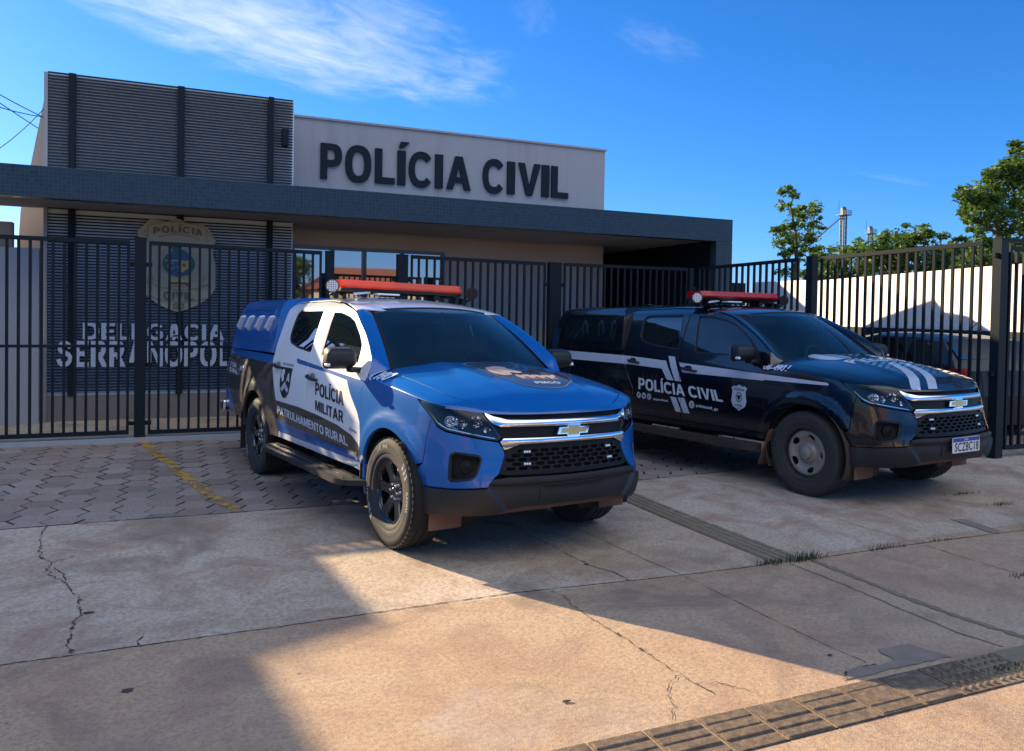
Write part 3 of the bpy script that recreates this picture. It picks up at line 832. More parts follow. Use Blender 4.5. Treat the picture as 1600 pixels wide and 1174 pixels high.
    if not blue:
        pl=empty('number_plate'); pl.parent=T
        pc=.012; PW,PH=.205,.066; zc=.528
        bx=max(bf(pc,zc-.06)[0],bf(pc,zc+.06)[0],bf(pc,zc)[0])+.012
        ff=lambda u,v:(bx-.00*u,u,v)
        fw=lambda p:(p.x-1,p.y,p.z)
        patch('plate',rnd_poly([(pc-PW,zc-PH),(pc+PW,zc-PH),(pc+PW,zc+PH),(pc-PW,zc+PH)],.012,3),ff,M['plate_white'],pl,step=.1,rim=.004,cen=fw)
        patch('plate_band',[(pc-PW+.006,zc+PH-.038),(pc+PW-.006,zc+PH-.038),(pc+PW-.006,zc+PH-.004),(pc-PW+.006,zc+PH-.004)],ff,M['plate_blue'],pl,step=.1,rim=0,cen=fw,off=.001)
        text_on('plate_number','SCZ8C18',((pc-PW+.035,zc+.022),(pc+PW-.02,zc+.022),(pc+PW-.02,zc-PH+.012),(pc-PW+.035,zc-PH+.012)),ff,M['black_text'],pl,off=.002,bold=.012,cen=fw,spacing=1.12)
        text_on('plate_country','BRASIL',((pc-.03,zc+PH-.012),(pc+.03,zc+PH-.012),(pc+.03,zc+PH-.030),(pc-.03,zc+PH-.030)),ff,M['white_text'],pl,off=.002,bold=.01,cen=fw)
    # ---- bonnet
    t1=sqrt(XN+.385); B=[]
    s0=.642
    n=30
    for i in range(n+1): B.append((.10+(t1-.10)*i/n,s0))
    for i in range(1,14): 
        s=s0-2*s0*i/14; B.append((t1+.0,s))
    for i in range(n+1): B.append((t1-(t1-.10)*i/n,-s0))
    # front edge: straight across the nose
    fe=[(.10,-.64+1.28*i/16) for i in range(1,16)]
    hood_reg=[]
    patch('bonnet',B+fe,hood_f,[body,M['silver'],M['band']],T,step=.05,rim=.012,regions=hood_reg,cen=lambda p:(p.x,p.y,0))
    # nose strip closing the bonnet's front edge down to the slot
    grid('bonnet_lip',lambda a,b:(lambda w:(lambda e,h0:tuple(V(e).lerp(V(h0),b)))(skin(w,ZT(w)-.012),hood_xy(skin(w,ZT(w))[0]-.004,skin(w,ZT(w))[1])))((a*2-1)*.95),40,3,body,T)
    hc=lambda p:(p.x,p.y,0)
    if blue:
        # emblem film on the bonnet
        st=rnd_poly([(-.24,-.20),(-.29,-.02),(-.31,.22),(-.29,.36),(.0,.47),(.25,.455),(.43,.36),(.55,.19),(.575,.03),(.50,-.13),(.30,-.20),(.0,-.21)],.05,4)
        em=patch('bonnet_emblem',st,hood_xy,M['band'],T,step=.05,rim=0,off=.002,cen=hc)
        def film(nm,P,m,o=.003): return patch(nm,P,hood_xy,M[m],em,step=.04,rim=0,off=o,cen=hc)
        patch('emblem_border',st,hood_xy,M['steelwheel'],em,holes=[insetP(st,.008)],step=.05,rim=0,off=.003,cen=hc)
        film('emblem_rider',rnd_poly([(.10,-.17),(-.02,-.13),(-.08,-.02),(-.06,.05),(-.01,.06),(.02,.03),(.10,.08),(.17,.09),(.20,.02),(.15,-.02),(.24,-.05),(.25,-.13),(.18,-.18)],.02,3),'skinfilm')
        for k in range(4):
            x0=.28+.004*k; y0=-.05+.085*k
            film('emblem_horse',rnd_poly([(x0,y0),(x0-.05,y0+.03),(x0-.02,y0+.06),(x0-.045,y0+.10),(x0+.01,y0+.09),(x0+.03,y0+.06),(x0+.09,y0+.07),(x0+.04,y0+.035),(x0+.10,y0+.02),(x0+.03,y0+.01)],.006,2),'skinfilm')
        text_on('emblem_text','PMGO',((.43,.0),(.43,.22),(.475,.22),(.475,.0)),hood_xy,M['white_text'],em,off=.004,cen=hc,bold=.02,spacing=1.1)
    else:
        for P in ([(-.36,.0),(-.36,.12),(.30,.10),(.30,-.02)],[(-.36,.18),(-.36,.30),(.30,.28),(.30,.16)]): pass
        def film(nm,P): return patch(nm,P,hood_xy,M['silver'],T,step=.035,rim=0,off=.002,cen=hc)
        # two pairs of slanted stripes
        film('bonnet_stripe',[(.24,-.05),(.24,.065),(.52,-.10),(.68,-.24),(.795,-.40),(.775,-.50),(.66,-.36),(.50,-.21)])
        film('bonnet_stripe',[(.25,.125),(.25,.25),(.55,.09),(.70,-.03),(.815,-.19),(.802,-.30),(.69,-.15),(.53,-.01)])
        film('bonnet_stripe',[(-.36,.36),(-.36,.47),(.12,.23),(.12,.11)]); film('bonnet_stripe',[(-.36,.54),(-.36,.63),(.12,.40),(.12,.29)])
        ov=[(-.20+.20*cos(t),-.30+.20*sin(t)) for t in [2*pi*i/28 for i in range(28)]]
        film('bonnet_disc',ov)
        text_on('bonnet_lettering','POLÍCIA CIVIL',((.04,-.42),(.04,.62),(.16,.62),(.16,-.42)),hood_xy,M['white_text'],T,off=.002,cen=hc,bold=.03)
    # ---- roof
    xe=-1.09; R=[]
    for i in range(25): R.append((-2.93+(xe+2.93)*i/24,.985))
    for i in range(1,20): s=.985-1.97*i/20; 
    fr=[]
    for i in range(25):
        s=.92-1.84*i/24; 
        y=s; fr.append((-.955-.135*(abs(s)/.92)**2,s*.80))
    R=[(-2.93+(-1.09+2.93)*i/24,.999) for i in range(25)]+fr+[(-1.09-(-1.09+2.93)*i/24,-.999) for i in range(25)]
    patch('roof',R,roof_f,[M['white'] if blue else body],T,step=.07,rim=.01,cen=lambda p:(p.x,0,0))
    # ---- windscreen
    ring=[(-1,0),(-.5,0),(0,0),(.5,0),(1,0),(1,.5),(1,1),(.5,1),(0,1),(-.5,1),(-1,1),(-1,.5)]
    wsr=rnd_poly([(-1,0),(1,0),(1,1),(-1,1)],.05,3)
    ws=empty('windscreen'); ws.parent=T
    patch('pane',wsr,ws_f,M['glass_blue' if blue else 'glass_mid'],ws,step=.12,rim=0,off=.0,cen=lambda p:(p.x-1,p.y,p.z-1))
    patch('frit_border',wsr,ws_f,M['gap'],ws,holes=[[(x*.965,.035+z*.925) for x,z in wsr]],step=.12,rim=0,off=.0012,cen=lambda p:(p.x-1,p.y,p.z-1))
    grid('scuttle',lambda a,b:(-.25-.13*(2*a-1)**2+(-.38+.25+.13*(2*a-1)**2)*b+.0,(2*a-1)*.74,1.203+.0*b),16,3,M['plastic'],T,cen=lambda p:(p.x,p.y,0))
    mb=MB()
    mb.tube([(-.30,-.45,1.222),(-.36,-.20,1.245),(-.40,.05,1.262)],.008,6); mb.tube([(-.40,.05,1.265),(-.385,-.3,1.252),(-.395,.32,1.262)][1:],.006,6)
    mb.tube([(-.28,.12,1.222),(-.34,.35,1.245),(-.40,.52,1.262)],.008,6)
    mb.build('wiper',M['plastic'],T)
    # ---- mirrors
    for sg in (-1,1):
        f=SS(sg)
        mr=empty('side_mirror'); mr.parent=T
        bm=bmesh.new(); bmesh.ops.create_cube(bm,size=1)
        for v in bm.verts:
            fx=v.co.x; k=1 if v.co.x<0 else .62
            v.co=V((-.62+fx*.14, -(1.035+v.co.y*-.25*(1 if v.co.z<0 else .88)), 1.285+v.co.z*.185*k+(.008 if v.co.x>0 else 0)))
        bmesh.ops.bevel(bm,geom=bm.edges[:],offset=.042,segments=4,affect='EDGES',profile=.5)
        for v in bm.verts: v.co.y*=-sg
        mb=MB(); bm.verts.index_update(); mb.add([v.co.copy() for v in bm.verts],[[v.index for v in q.verts] for q in bm.faces],True); bm.free()
        mb.build('housing',M['plastic'] if not blue else M['plastic'],mr,sharp=50)
        mb=MB(); mb.box(-.66,-.56,min(sg*.86,sg*.97),max(sg*.86,sg*.97),1.18,1.22,bev=.012); mb.build('arm',M['plastic'],mr)
        mb=MB(); mb.box(-.693,-.688,min(sg*.975,sg*1.135),max(sg*.975,sg*1.135),1.225,1.345,bev=.002); mb.build('mirror_glass',M['chrome'],mr)
        mb=MB(); mb.box(-.605,-.555,min(sg*1.13,sg*1.162),max(sg*1.13,sg*1.162),1.225,1.25,bev=.008); mb.build('indicator',M['led'],mr)
        # handles
        for nm,xa,xb,za,zb in (('rear_door',-2.55,-2.33,1.143,1.118),('front_door',-1.615,-1.37,1.095,1.066)):
            dr=[o for o in T.children if o.name.startswith(nm)][0 if sg<0 else 1]
            h=empty('handle'); h.parent=dr
            mb=MB(); P=[]
            for k in range(9):
                t=k/8; x=xa+(xb-xa)*t; z=za+(zb-za)*t; w=wx(x); o=.038*min(1,3.2*min(t,1-t)+.12)
                p=skin(w,z,o); P.append((p[0],sg*p[1],p[2]))
            mb.tube(P,[.011,.013,.015,.0155,.016,.0155,.015,.013,.011],10); mb.build('grip',M['plastic'],h)
            cxh=(xa+xb)/2-.02; czh=(za+zb)/2+.012
            ce=[(wx(cxh+.062*cos(t)),czh+.028*sin(t)) for t in [2*pi*i/18 for i in range(18)]]
            patch('recess',ce,f,M['gap'] if not blue else M['steelwheel'],h,step=.05,rim=0,off=.0018)
    # ---- inner shell that closes the gaps
    mb=MB()
    mb.box(-2.72,-.40,-.80,.80,.42,1.10); mb.box(-4.30,-2.72,-.80,.80,.50,1.20); mb.box(-.40,.10,-.42,.42,.30,1.10); mb.box(.10,.62,-.56,.56,.40,.93)
    mb.box(-4.2,.5,-.40,.40,.34,.50)
    mb.build('chassis',M['gap'],T)
    for sg in (-1,1):
        grid('door_lining',lambda a,b:(lambda p:(p[0],sg*p[1],p[2]))(skin(wx(-.44-2.3*a),.46+.80*b-(.0),-.028)),24,10,M['gap'],T)
    # door frames inside pillars
    mb=MB()
    for sg in (-1,1):
        for pts in ([(-1.64,.52),(-1.64,1.28),(-1.655,1.72)],[(-2.62,1.15),(-2.66,1.4),(-2.72,1.70)],):
            L=[]
            for x,z in pts: p=skin(wx(x),z,-.05); L.append((p[0],sg*p[1],p[2]))
            mb.tube(L,.032,6)
    mb.box(-2.86,-2.72,-.60,.60,1.05,1.66)
    mb.build('inner_pillars',M['gap'],T)
    # ---- cabin
    mb=MB(); mb.box(-.86,-.34,-.72,.72,1.00,1.155,bev=.03); mb.box(-.80,-.52,-.50,-.22,1.10,1.20,bev=.03)
    mb.build('dashboard',M['seat'],T)
    for sg in (-1,1):
        s=empty('seat'); s.parent=T
        mb=MB(); mb.box(-1.52,-1.30,sg*.37-.24,sg*.37+.24,.95,1.42,bev=.06); mb.build('backrest',M['seat'],s)
        mb=MB(); mb.box(-1.52,-1.42,sg*.37-.13,sg*.37+.13,1.46,1.62,bev=.045); mb.build('headrest',M['seat'],s)
    s=empty('rear_seat'); s.parent=T
    mb=MB(); mb.box(-2.55,-2.38,-.66,.66,.95,1.38,bev=.05); mb.build('backrest',M['seat'],s)
    mb=MB(); 
    n=28; P=[(-.86+.10*0+.05*cos(2*pi*k/n)*0+ -.07*cos(2*pi*k/n), .37+.185*sin(2*pi*k/n), 1.17+.17*cos(2*pi*k/n)) for k in range(n+1)]
    mb.tube(P,.014,8,caps=False); mb.tube([(-.66,.37,1.10),(-.86,.37,1.17)],.03,8); mb.bar((-.86,.20,1.17),(-.86,.54,1.17),.03,.05); mb.build('steering_wheel',M['seat'],T)
    mb=MB(); mb.box(-.90,-.87,-.12,.12,1.52,1.585,bev=.012); mb.bar((-.90,0,1.58),(-.93,0,1.66),.02,.02); mb.build('rear_view_mirror',M['plastic'],T)
    mb=MB(); mb.box(-1.02,-1.00,-.52,-.16,1.56,1.655,bev=.004); mb.box(-1.02,-1.00,.16,.52,1.56,1.655,bev=.004); mb.build('sun_visor',M['seat'],T)
    mb=MB(); mb.box(-.62,-.44,-.45,-.25,1.158,1.166); mb.box(-.60,-.46,.02,.14,1.158,1.164); mb.build('papers_on_dashboard',M['white_text'],T)
    # ---- canopy over the bed
    make_canopy(T,blue,body)
    # ---- tail: tailgate, tail lamps, step bumper
    mb=MB(); mb.box(-4.37,-4.33,-.80,.80,.62,1.23,bev=.01); mb.build('tailgate',body,T)
    mb=MB(); mb.box(-4.52,-4.34,-.86,.86,.50,.60,bev=.02); mb.box(-4.50,-4.34,-.93,-.80,.50,.64,bev=.03); mb.box(-4.50,-4.34,.80,.93,.50,.64,bev=.03); mb.build('rear_bumper',M['chrome'],T)
    for sg in (-1,1):
        mb=MB(); mb.box(-4.385,-4.30,min(sg*.70,sg*.82),max(sg*.70,sg*.82),.80,1.20,bev=.02); mb.build('tail_lamp',M['lens_red'],T)
        # mud flaps
        mb=MB(); y0,y1=sorted((sg*.68,sg*.93)); mb.prism([(y0,.60),(y1,.60),(y1,.19),(y0,.19)],0,.008,Matrix.Translation((-3.585,0,0))@Matrix(((0,0,1,0),(1,0,0,0),(0,1,0,0),(0,0,0,1)))); mb.build('mud_flap',M['gap'] if blue else M['muddy'],T)
        mb=MB()
        if blue: mb.prism([(y0,.52),(y1,.52),(y1,.33),(y0,.33)],0,.008,Matrix.Translation((-.44,0,0))@Matrix(((0,0,1,0),(1,0,0,0),(0,1,0,0),(0,0,0,1))))
        else:
            q=Matrix.Translation((-.43,0,.40))@Matrix.Rotation(radians(22),4,'Y')@Matrix(((0,0,1,0),(1,0,0,0),(0,1,0,0),(0,0,0,1)))
            mb.prism(rnd_poly([(min(sg*.66,sg*.955),.18),(max(sg*.66,sg*.955),.18),(max(sg*.66,sg*.955),-.20),(min(sg*.66,sg*.955),-.20)],.03,2),0,.008,q)
        mb.build('mud_flap',M['gap'] if blue else M['mud'],T)
    # ---- running boards
    for sg in (-1,1):
        mb=MB()
        if blue:
            P=[(-.34,sg*.90),(-.42,sg*1.045),(-.55,sg*1.09),(-2.22,sg*1.09),(-2.36,sg*1.04),(-2.44,sg*.90)]
            mb.prism(rnd_poly(P,.03,3),.365,.405)
            for x in (-.62,-1.38,-2.14): mb.box(x-.03,x+.03,min(sg*.72,sg*1.02),max(sg*.72,sg*1.02),.33,.366)
            mb.build('running_board',M['plastic'],T)
            mb=MB(); mb.bar((-.50,sg*.955,.409),(-2.28,sg*.955,.409),.008,.008); mb.bar((-.50,sg*1.03,.409),(-2.28,sg*1.03,.409),.008,.008)
            mb.build('tread_strip',M['gap'],T)
        else:
            P=[(-.52,sg*.86),(-.58,sg*.975),(-.68,sg*1.0),(-2.36,sg*1.0),(-2.46,sg*.96),(-2.50,sg*.86)]
            mb.prism(rnd_poly(P,.03,3),.335,.405)
            for x in (-.75,-1.45,-2.2): mb.box(x-.03,x+.03,min(sg*.72,sg*.95),max(sg*.72,sg*.95),.30,.336)
            mb.build('running_board',M['muddy'],T)
    # ---- roof equipment
    lb=empty('light_bar'); lb.parent=T
    zb=1.840
    def bar_section(k): return [(-.135*k,0),(-.15*k,.03),(-.10*k,.078),(.10*k,.078),(.15*k,.03),(.135*k,0)]
    for nm,z0,z1,mt in (('lens',.026,.084,'lens_orange' if blue else 'lens_red'),('base',0.,.026,'plastic')):
        def sect(y,k):
            if nm=='lens': pts=[(-.145*k,.028),(-.152*k,.045),(-.12*k,.098),(.12*k,.098),(.152*k,.045),(.145*k,.028)]
            else: pts=[(-.12*k,0),(-.145*k,.025),(.145*k,.025),(.12*k,0)]
            return [V((-1.72+a,y,zb+c)) for a,c in pts]
        mb=MB(); st=[(-.64,.80,),(-.60,.97),(-.5,1),(.44,1),(.55,.97),(.59,.80)]
        L=[sect(y,k) for y,k in st]; m=len(L[0]); vs=[p for q in L for p in q]; fs=[]
        for i in range(len(L)-1):
            for j in range(m): fs.append((i*m+j,i*m+(j+1)%m,(i+1)*m+(j+1)%m,(i+1)*m+j))
        fs+=[tuple(range(m))[::-1],tuple((len(L)-1)*m+j for j in range(m))]
        mb.add(vs,fs); mb.build(nm,M[mt],lb)
    for y in (-.52,-.33,-.13,.08,.28,.46):
        mb=MB(); mb.box(-1.66,-1.592,y-.045,y+.045,zb+.038,zb+.072,bev=.006); mb.build('flasher',M['led_warm'] if blue else M['steelwheel'],lb)
    mb=MB()
    for y in (-.40,.34): mb.box(-1.80,-1.64,y-.03,y+.03,1.79,zb+.002,bev=.005)
    mb.box(-1.78,-1.66,-.24,-.05,1.805,1.845,bev=.006)
    mb.tube([(-1.72,-.70,1.80),(-1.72,-.64,1.825),(-1.72,0,1.838),(-1.72,.64,1.825),(-1.72,.70,1.80)],.011,8)
    for y in (-.66,-.58,.58,.66): mb.box(-1.77,-1.67,y-.02,y+.02,1.765,1.82,bev=.006)
    mb.build('mounting_bar',M['plastic'],lb)
    mb=MB(); mb.box(-1.60,-1.50,-.34,-.12,1.812,1.828,bev=.004); mb.bar((-1.62,-.52,1.815),(-1.62,-.36,1.835),.02,.02); mb.build('bracket',M['led'],lb)
    for sg in (-1,1):
        sp=empty('spotlight'); sp.parent=T
        d=V((.9,-.42 if sg<0 else -.2,0)).normalized(); c=V((-1.63,sg*.71 if blue else sg*.69,1.875 if blue else 1.86))
        Q=Matrix.Translation(c)@d.to_track_quat('-Y','Z').to_matrix().to_4x4()
        mb=MB(); mb.lathe([(0,.045),(.03,.045),(.052,.02),(.058,-.02),(.062,-.028),(.062,-.034),(.055,-.034)],28,Q); mb.build('casing',M['plastic'],sp,sharp=40)
        mb=MB(); mb.lathe([(0,-.034),(.03,-.033),(.056,-.030)],28,Q); lens=mb.build('lamp_face',M['steelwheel'] if sg<0 else M['muddy'],sp)
        mb=MB()
        for i in range(-2,3):
            for j in range(-2,3):
                if i*i+j*j<6: mb.lathe([(.0085,-.036),(.0085,-.030)],8,Q@Matrix.Translation((i*.019,0,j*.019))); mb.lathe([(0,-.0355),(.0085,-.036)],8,Q@Matrix.Translation((i*.019,0,j*.019)))
        mb.build('led_cells',M['led'] if sg<0 else M['gap'],lens)
        mb=MB(); mb.tube([c+V((0,0,-.06)),c+V((-.05,-sg*.03,-.085)),V((-1.72,sg*.66,1.79))],.012,8); mb.build('stalk',M['plastic'],sp)
    # ---- wheels
    for x,wb in ((0,'f'),(-3.096,'r')):
        for sg in (-1,1):
            make_wheel('alloy' if blue else 'steel',T,(x,sg*.79,.385),sg,not blue)
    # ---- side lettering (on the truck's right side)
    f=SS(-1)
    def fw(w,z):
        p=f(w,min(z,1.13)); x=p[0]; ye,ze=edge_at(x)
        if z<=ze-.02: return f(w,z)
        h=interp([-.6,-.45,0,.4,.6,.74,XN],[.135,.135,.128,.112,.088,.045,.0],x)
        if z<ze+.012:
            a=f(w,ze-.02); k=(z-ze+.02)/.032; b=fw(w,ze+.0121); return tuple(a[i]+(b[i]-a[i])*k for i in range(3))
        th=math.acos(min(.999,max(0,(z-ze)/h))**.8); return (x,-ye*sin(th),z)
    def q4(tl,tr,br,bl): return tuple((wx(a[0]),a[1]) for a in (tl,tr,br,bl))
    fdr=[o for o in T.children if o.name.startswith('front_door')][0]; rdr=[o for o in T.children if o.name.startswith('rear_door')][0]
    bed=[o for o in T.children if o.name.startswith('bed_side')][0]; wing=[o for o in T.children if o.name.startswith('wing') and not o.name.startswith('wing_')][0]
    if blue:
        text_on('door_lettering','POLÍCIA',q4((-1.41,1.048),(-.795,1.018),(-.765,.911),(-1.387,.946)),f,M['black_text'],fdr,off=.003,bold=.045)
        text_on('door_lettering','MILITAR',q4((-1.377,.901),(-.762,.868),(-.748,.780),(-1.363,.821)),f,M['black_text'],fdr,off=.003,bold=.045)
        text_on('door_lettering','PATRULHAMENTO RURAL',q4((-2.356,.763),(-.69,.683),(-.67,.612),(-2.359,.689)),f,M['white_text'],rdr,off=.003,bold=.06)
        text_on('wing_lettering','(190',q4((-.40,1.195),(-.15,1.187),(-.13,1.125),(-.37,1.135)),fw,M['white_text'],wing,off=.012,bold=.05)
        text_on('engine_badge','S10',q4((-.642,.765),(-.51,.752),(-.50,.728),(-.635,.742)),f,M['chrome'],fdr,off=.006,bold=.04)
        sh=[(-2.325,1.128),(-2.035,1.128),(-2.035,.97),(-2.06,.91),(-2.12,.86),(-2.18,.845),(-2.24,.86),(-2.30,.91),(-2.325,.97)]
        so=patch('door_shield',X2W(sh),f,M['black_text'],rdr,step=.05,rim=0,off=.003)
        patch('shield_mark',X2W([(-2.30,1.10),(-2.24,1.11),(-2.21,1.08),(-2.23,1.05),(-2.215,1.01),(-2.26,.99),(-2.28,1.02),(-2.305,1.04)]),f,M['white_text'],so,step=.05,rim=0,off=.004)
        text_on('shield_mark','A',q4((-2.15,1.08),(-2.06,1.076),(-2.06,1.00),(-2.15,1.004)),f,M['white_text'],so,off=.004,bold=.04)
        patch('shield_mark',X2W([(-2.29,.93),(-2.18,1.00),(-2.06,.93),(-2.10,.90),(-2.18,.94),(-2.25,.90)]),f,M['silver'],so,step=.05,rim=0,off=.004)
        text_on('shield_text','PMGO PATRULHA',q4((-2.33,1.17),(-2.03,1.165),(-2.03,1.142),(-2.33,1.147)),f,M['steelwheel'],rdr,off=.003,bold=.03)
        text_on('bed_lettering','2 CIA\nRURAL',q4((-4.22,1.09),(-3.80,1.07),(-3.80,.96),(-4.22,.98)),f,M['white_text'],bed,off=.003,bold=.03)
        text_on('bed_lettering','n°',q4((-3.72,1.08),(-3.58,1.07),(-3.58,1.01),(-3.72,1.02)),f,M['white_text'],bed,off=.003,bold=.03)
    else:
        text_on('door_lettering','POLÍCIA CIVIL',q4((-2.317,.945),(-1.017,.885),(-.968,.773),(-2.311,.812)),f,M['white_text'],rdr,off=.003,bold=.085)
        text_on('door_lettering','policiacivil_go',q4((-1.366,.722),(-1.045,.708),(-1.04,.668),(-1.362,.682)),f,M['white_text'],fdr,off=.003,bold=.03)
        text_on('door_lettering','pcgooficial',q4((-2.05,.733),(-1.806,.728),(-1.80,.698),(-2.048,.702)),f,M['white_text'],rdr,off=.003,bold=.02)
        def icon(x,z,r,dr,glyph):
            o=patch('round_icon',X2W([(x+r*cos(t),z+r*sin(t)) for t in [2*pi*i/20 for i in range(20)]]),f,M['white_text'],dr,step=.05,rim=0,off=.003)
            if glyph=='o':
                a=[(x+.026*cos(t),z+.026*sin(t)) for t in [2*pi*i/16 for i in range(16)]]
                patch('icon_mark',X2W(a),f,M['black_text'],o,holes=[X2W(scaleP(a,.72))],step=.05,rim=0,off=.004)
                patch('icon_mark',X2W(scaleP(a,.35)),f,M['black_text'],o,step=.05,rim=0,off=.004)
            else: text_on('icon_mark',glyph,q4((x-.018,z+.022),(x+.018,z+.022),(x+.018,z-.022),(x-.018,z-.022)),f,M['black_text'],o,off=.004,bold=.05)
        icon(-2.305,.745,.036,rdr,'f'); icon(-2.213,.742,.036,rdr,'t'); icon(-2.122,.738,.036,rdr,'o'); icon(-1.428,.708,.040,fdr,'o')
        text_on('bed_lettering','(197',q4((-3.90,1.078),(-3.675,1.073),(-3.672,1.032),(-3.91,1.037)),f,M['white_text'],bed,off=.003,bold=.04)
        text_on('wing_lettering','08-4901',q4((-.475,1.172),(-.195,1.168),(-.205,1.118),(-.485,1.125)),fw,M['white_text'],wing,off=.012,bold=.04)
        sh=[(-.862,.93),(-.83,.95),(-.80,.945),(-.76,.965),(-.72,.945),(-.69,.95),(-.656,.93),(-.675,.90),(-.67,.86),(-.66,.80),(-.68,.75),(-.76,.705),(-.84,.75),(-.86,.80),(-.85,.86),(-.845,.90)]
        so=patch('door_shield',X2W(sh),f,M['silver'],fdr,step=.05,rim=0,off=.003)
        text_on('shield_text','POLÍCIA',q4((-.83,.93),(-.69,.926),(-.69,.900),(-.83,.904)),f,M['black_text'],so,off=.004,bold=.04)
        text_on('shield_text','CIVIL',q4((-.81,.77),(-.71,.767),(-.71,.745),(-.81,.748)),f,M['black_text'],so,off=.004,bold=.04)
        text_on('shield_text','GO',q4((-.78,.738),(-.74,.737),(-.74,.720),(-.78,.721)),f,M['black_text'],so,off=.004,bold=.04)
        a=[(-.76+.042*cos(t),.84+.05*sin(t)) for t in [2*pi*i/18 for i in range(18)]]
        patch('shield_mark',X2W(a),f,M['black_text'],so,holes=[X2W(scaleP(a,.8))],step=.05,rim=0,off=.004)
        patch('shield_mark',X2W([(-.785,.86),(-.735,.86),(-.738,.83),(-.76,.805),(-.782,.83)]),f,M['band'],so,step=.05,rim=0,off=.004)
    return T
def make_canopy(T,blue,body):
    K=empty('bed_canopy'); K.parent=T
    xf=lambda z:-2.675-(z-1.24)*.20 if z<1.7 else -2.767-(z-1.70)*.9
    xr=lambda z:-4.36+max(0,(z-1.24))*.42
    for sg in (-1,1):
        f=lambda x,z:(lambda p:(p[0],sg*p[1],p[2]))(can_f(x,z))
        P=[(xf(1.245)-.01,1.245)]+[(xf(z)-.01,z) for z in (1.35,1.5,1.6,1.70,1.76)]+[(xr(z)+.0,z) for z in (1.76,1.70,1.6,1.5,1.4,1.3,1.245)]
        WN=rnd_poly([(-4.13,1.375),(-3.97,1.69),(-2.90,1.685),(-2.88,1.52),(-2.90,1.33),(-3.0,1.325)],.05,4)
        C0=lambda p:(p.x,0,p.z-.3)
        if blue:
            patch('side_wall',P,f,[body],K,step=.06,rim=.01,cen=C0)
            # shallow moulded panel and four white louvre scoops
            fr=rnd_poly([(-4.12,1.38),(-3.98,1.69),(-2.92,1.685),(-2.86,1.36),(-2.95,1.335)],.05,4)
            patch('moulded_panel',fr,f,[body],K,holes=[insetP(fr,.022)],step=.05,rim=.006,off=.006,cen=C0)
            for x0 in (-4.00,-3.66,-3.30,-2.96):
                a=[(x0-.10,1.455),(x0-.02,1.445),(x0+.075,1.595),(x0+.02,1.615),(x0-.01,1.605)]
                b=[]; 
                base=[V(f(x,z)) for x,z in a]; n=V((0,sg,.28)).normalized()
                cx=V(f(x0-.01,1.53)); top=[cx+(p-cx)*.72+n*.045+V((.018,0,0)) for p in base]
                mb=MB(); m=len(a); mb.add(base+top,[tuple(range(m,2*m))]+[(i,(i+1)%m,(i+1)%m+m,i+m) for i in range(m)]); mb.build('louvre_scoop',M['white'],K)
        else:
            patch('side_wall',P,f,[body],K,holes=[WN],step=.06,rim=.01,cen=C0)
            w=empty('side_window'); w.parent=K
            patch('pane',insetP(WN,-.002),f,M['glass_mid'],w,step=.1,rim=0,off=-.006,cen=C0)
            lo=[(-4.13,1.375),(-3.9,1.355),(-3.0,1.318),(-2.93,1.322)]
            patch('trim',WN,f,M['navy'],w,holes=[insetP(WN,.014)],step=.05,rim=.004,off=.006,cen=C0)
            for x0 in (-3.62,-3.27,-3.0):
                mb=MB(); y=sg*.77
                mb.tube([(x0-.05,y,1.42),(x0-.02,y,1.58),(x0+.02,y,1.61),(x0+.05,y,1.57),(x0+.06,y,1.44)],.016,6); mb.build('inner_hook',M['white'],w)
    # top
    def tf(a,b):
        s=(a*2-1); th=s*pi/2; z=1.76+.055*max(cos(th),0)**1.1; zz=1.76
        x0,x1=xf(zz)-.01+.05*0,xr(zz)
        x=x0+(x1-x0)*b; k=1-.035*(max(0,(-3.9-x)/.4))**2
        return (x,interp(_cy,_cw,1.76)*k*sin(th),z-.02*max(0,(b-.9)/.1)**2)
    grid('top',tf,30,24,body,K,cen=lambda p:(p.x,0,1.2))
    # front and rear closing walls
    for nm,xx,sgn in (('front_wall',xf,1),('rear_door',xr,-1)):
        mb=MB(); vs=[];zs=[1.245,1.4,1.55,1.7,1.76]; ctr=[]
        for z in zs:
            y=interp(_cy,_cw,z)*(1 if sgn>0 else .97)
            vs+= [(xx(z)-.012*(sgn>0)+.002,-y,z),(xx(z)-.012*(sgn>0)+.002,y,z)]
        fs=[(2*i,2*i+1,2*i+3,2*i+2) for i in range(len(zs)-1)]; b=len(vs)
        tp=[tf(i/16,0 if sgn>0 else 1) for i in range(17)]
        vs+=tp; fs.append(tuple(range(b,b+17)))
        mb.add(vs,fs); mb.build(nm if sgn>0 else 'rear_wall',body,K,recalc=False)
    mb=MB(); mb.tube([(-3.55,.25,1.81),(-3.55,.25,1.84)],.018,8); mb.box(-3.60,-3.50,.20,.30,1.835,1.848,bev=.004); mb.build('roof_vent',M['plastic'],K)
_GA=[(1.463,5.339,-.007),(3.012,5.647,-.037),(.858,8.375,-.039),(2.407,8.684,-.069),(5.387,5.532,.021),(6.955,5.731,.024),(4.998,8.603,-.044),(6.565,8.802,-.042),(8.5,6.0,.10),(9.5,3.,.08),(1.,3.,0),(4.,2.,0),(-1.,6.,-.01),(-2.,9.,-.03),(7.8,10.8,-.04),(3.,10.8,-.06),(-3.,11.,-.04),(12.,6.,.1)]
def G(X,Y):
    s=.002; a=0
    for x,y,z in _GA:
        w=1/((X-x)**2+(Y-y)**2+.5)**2; s+=w; a+=w*z
    return a/s
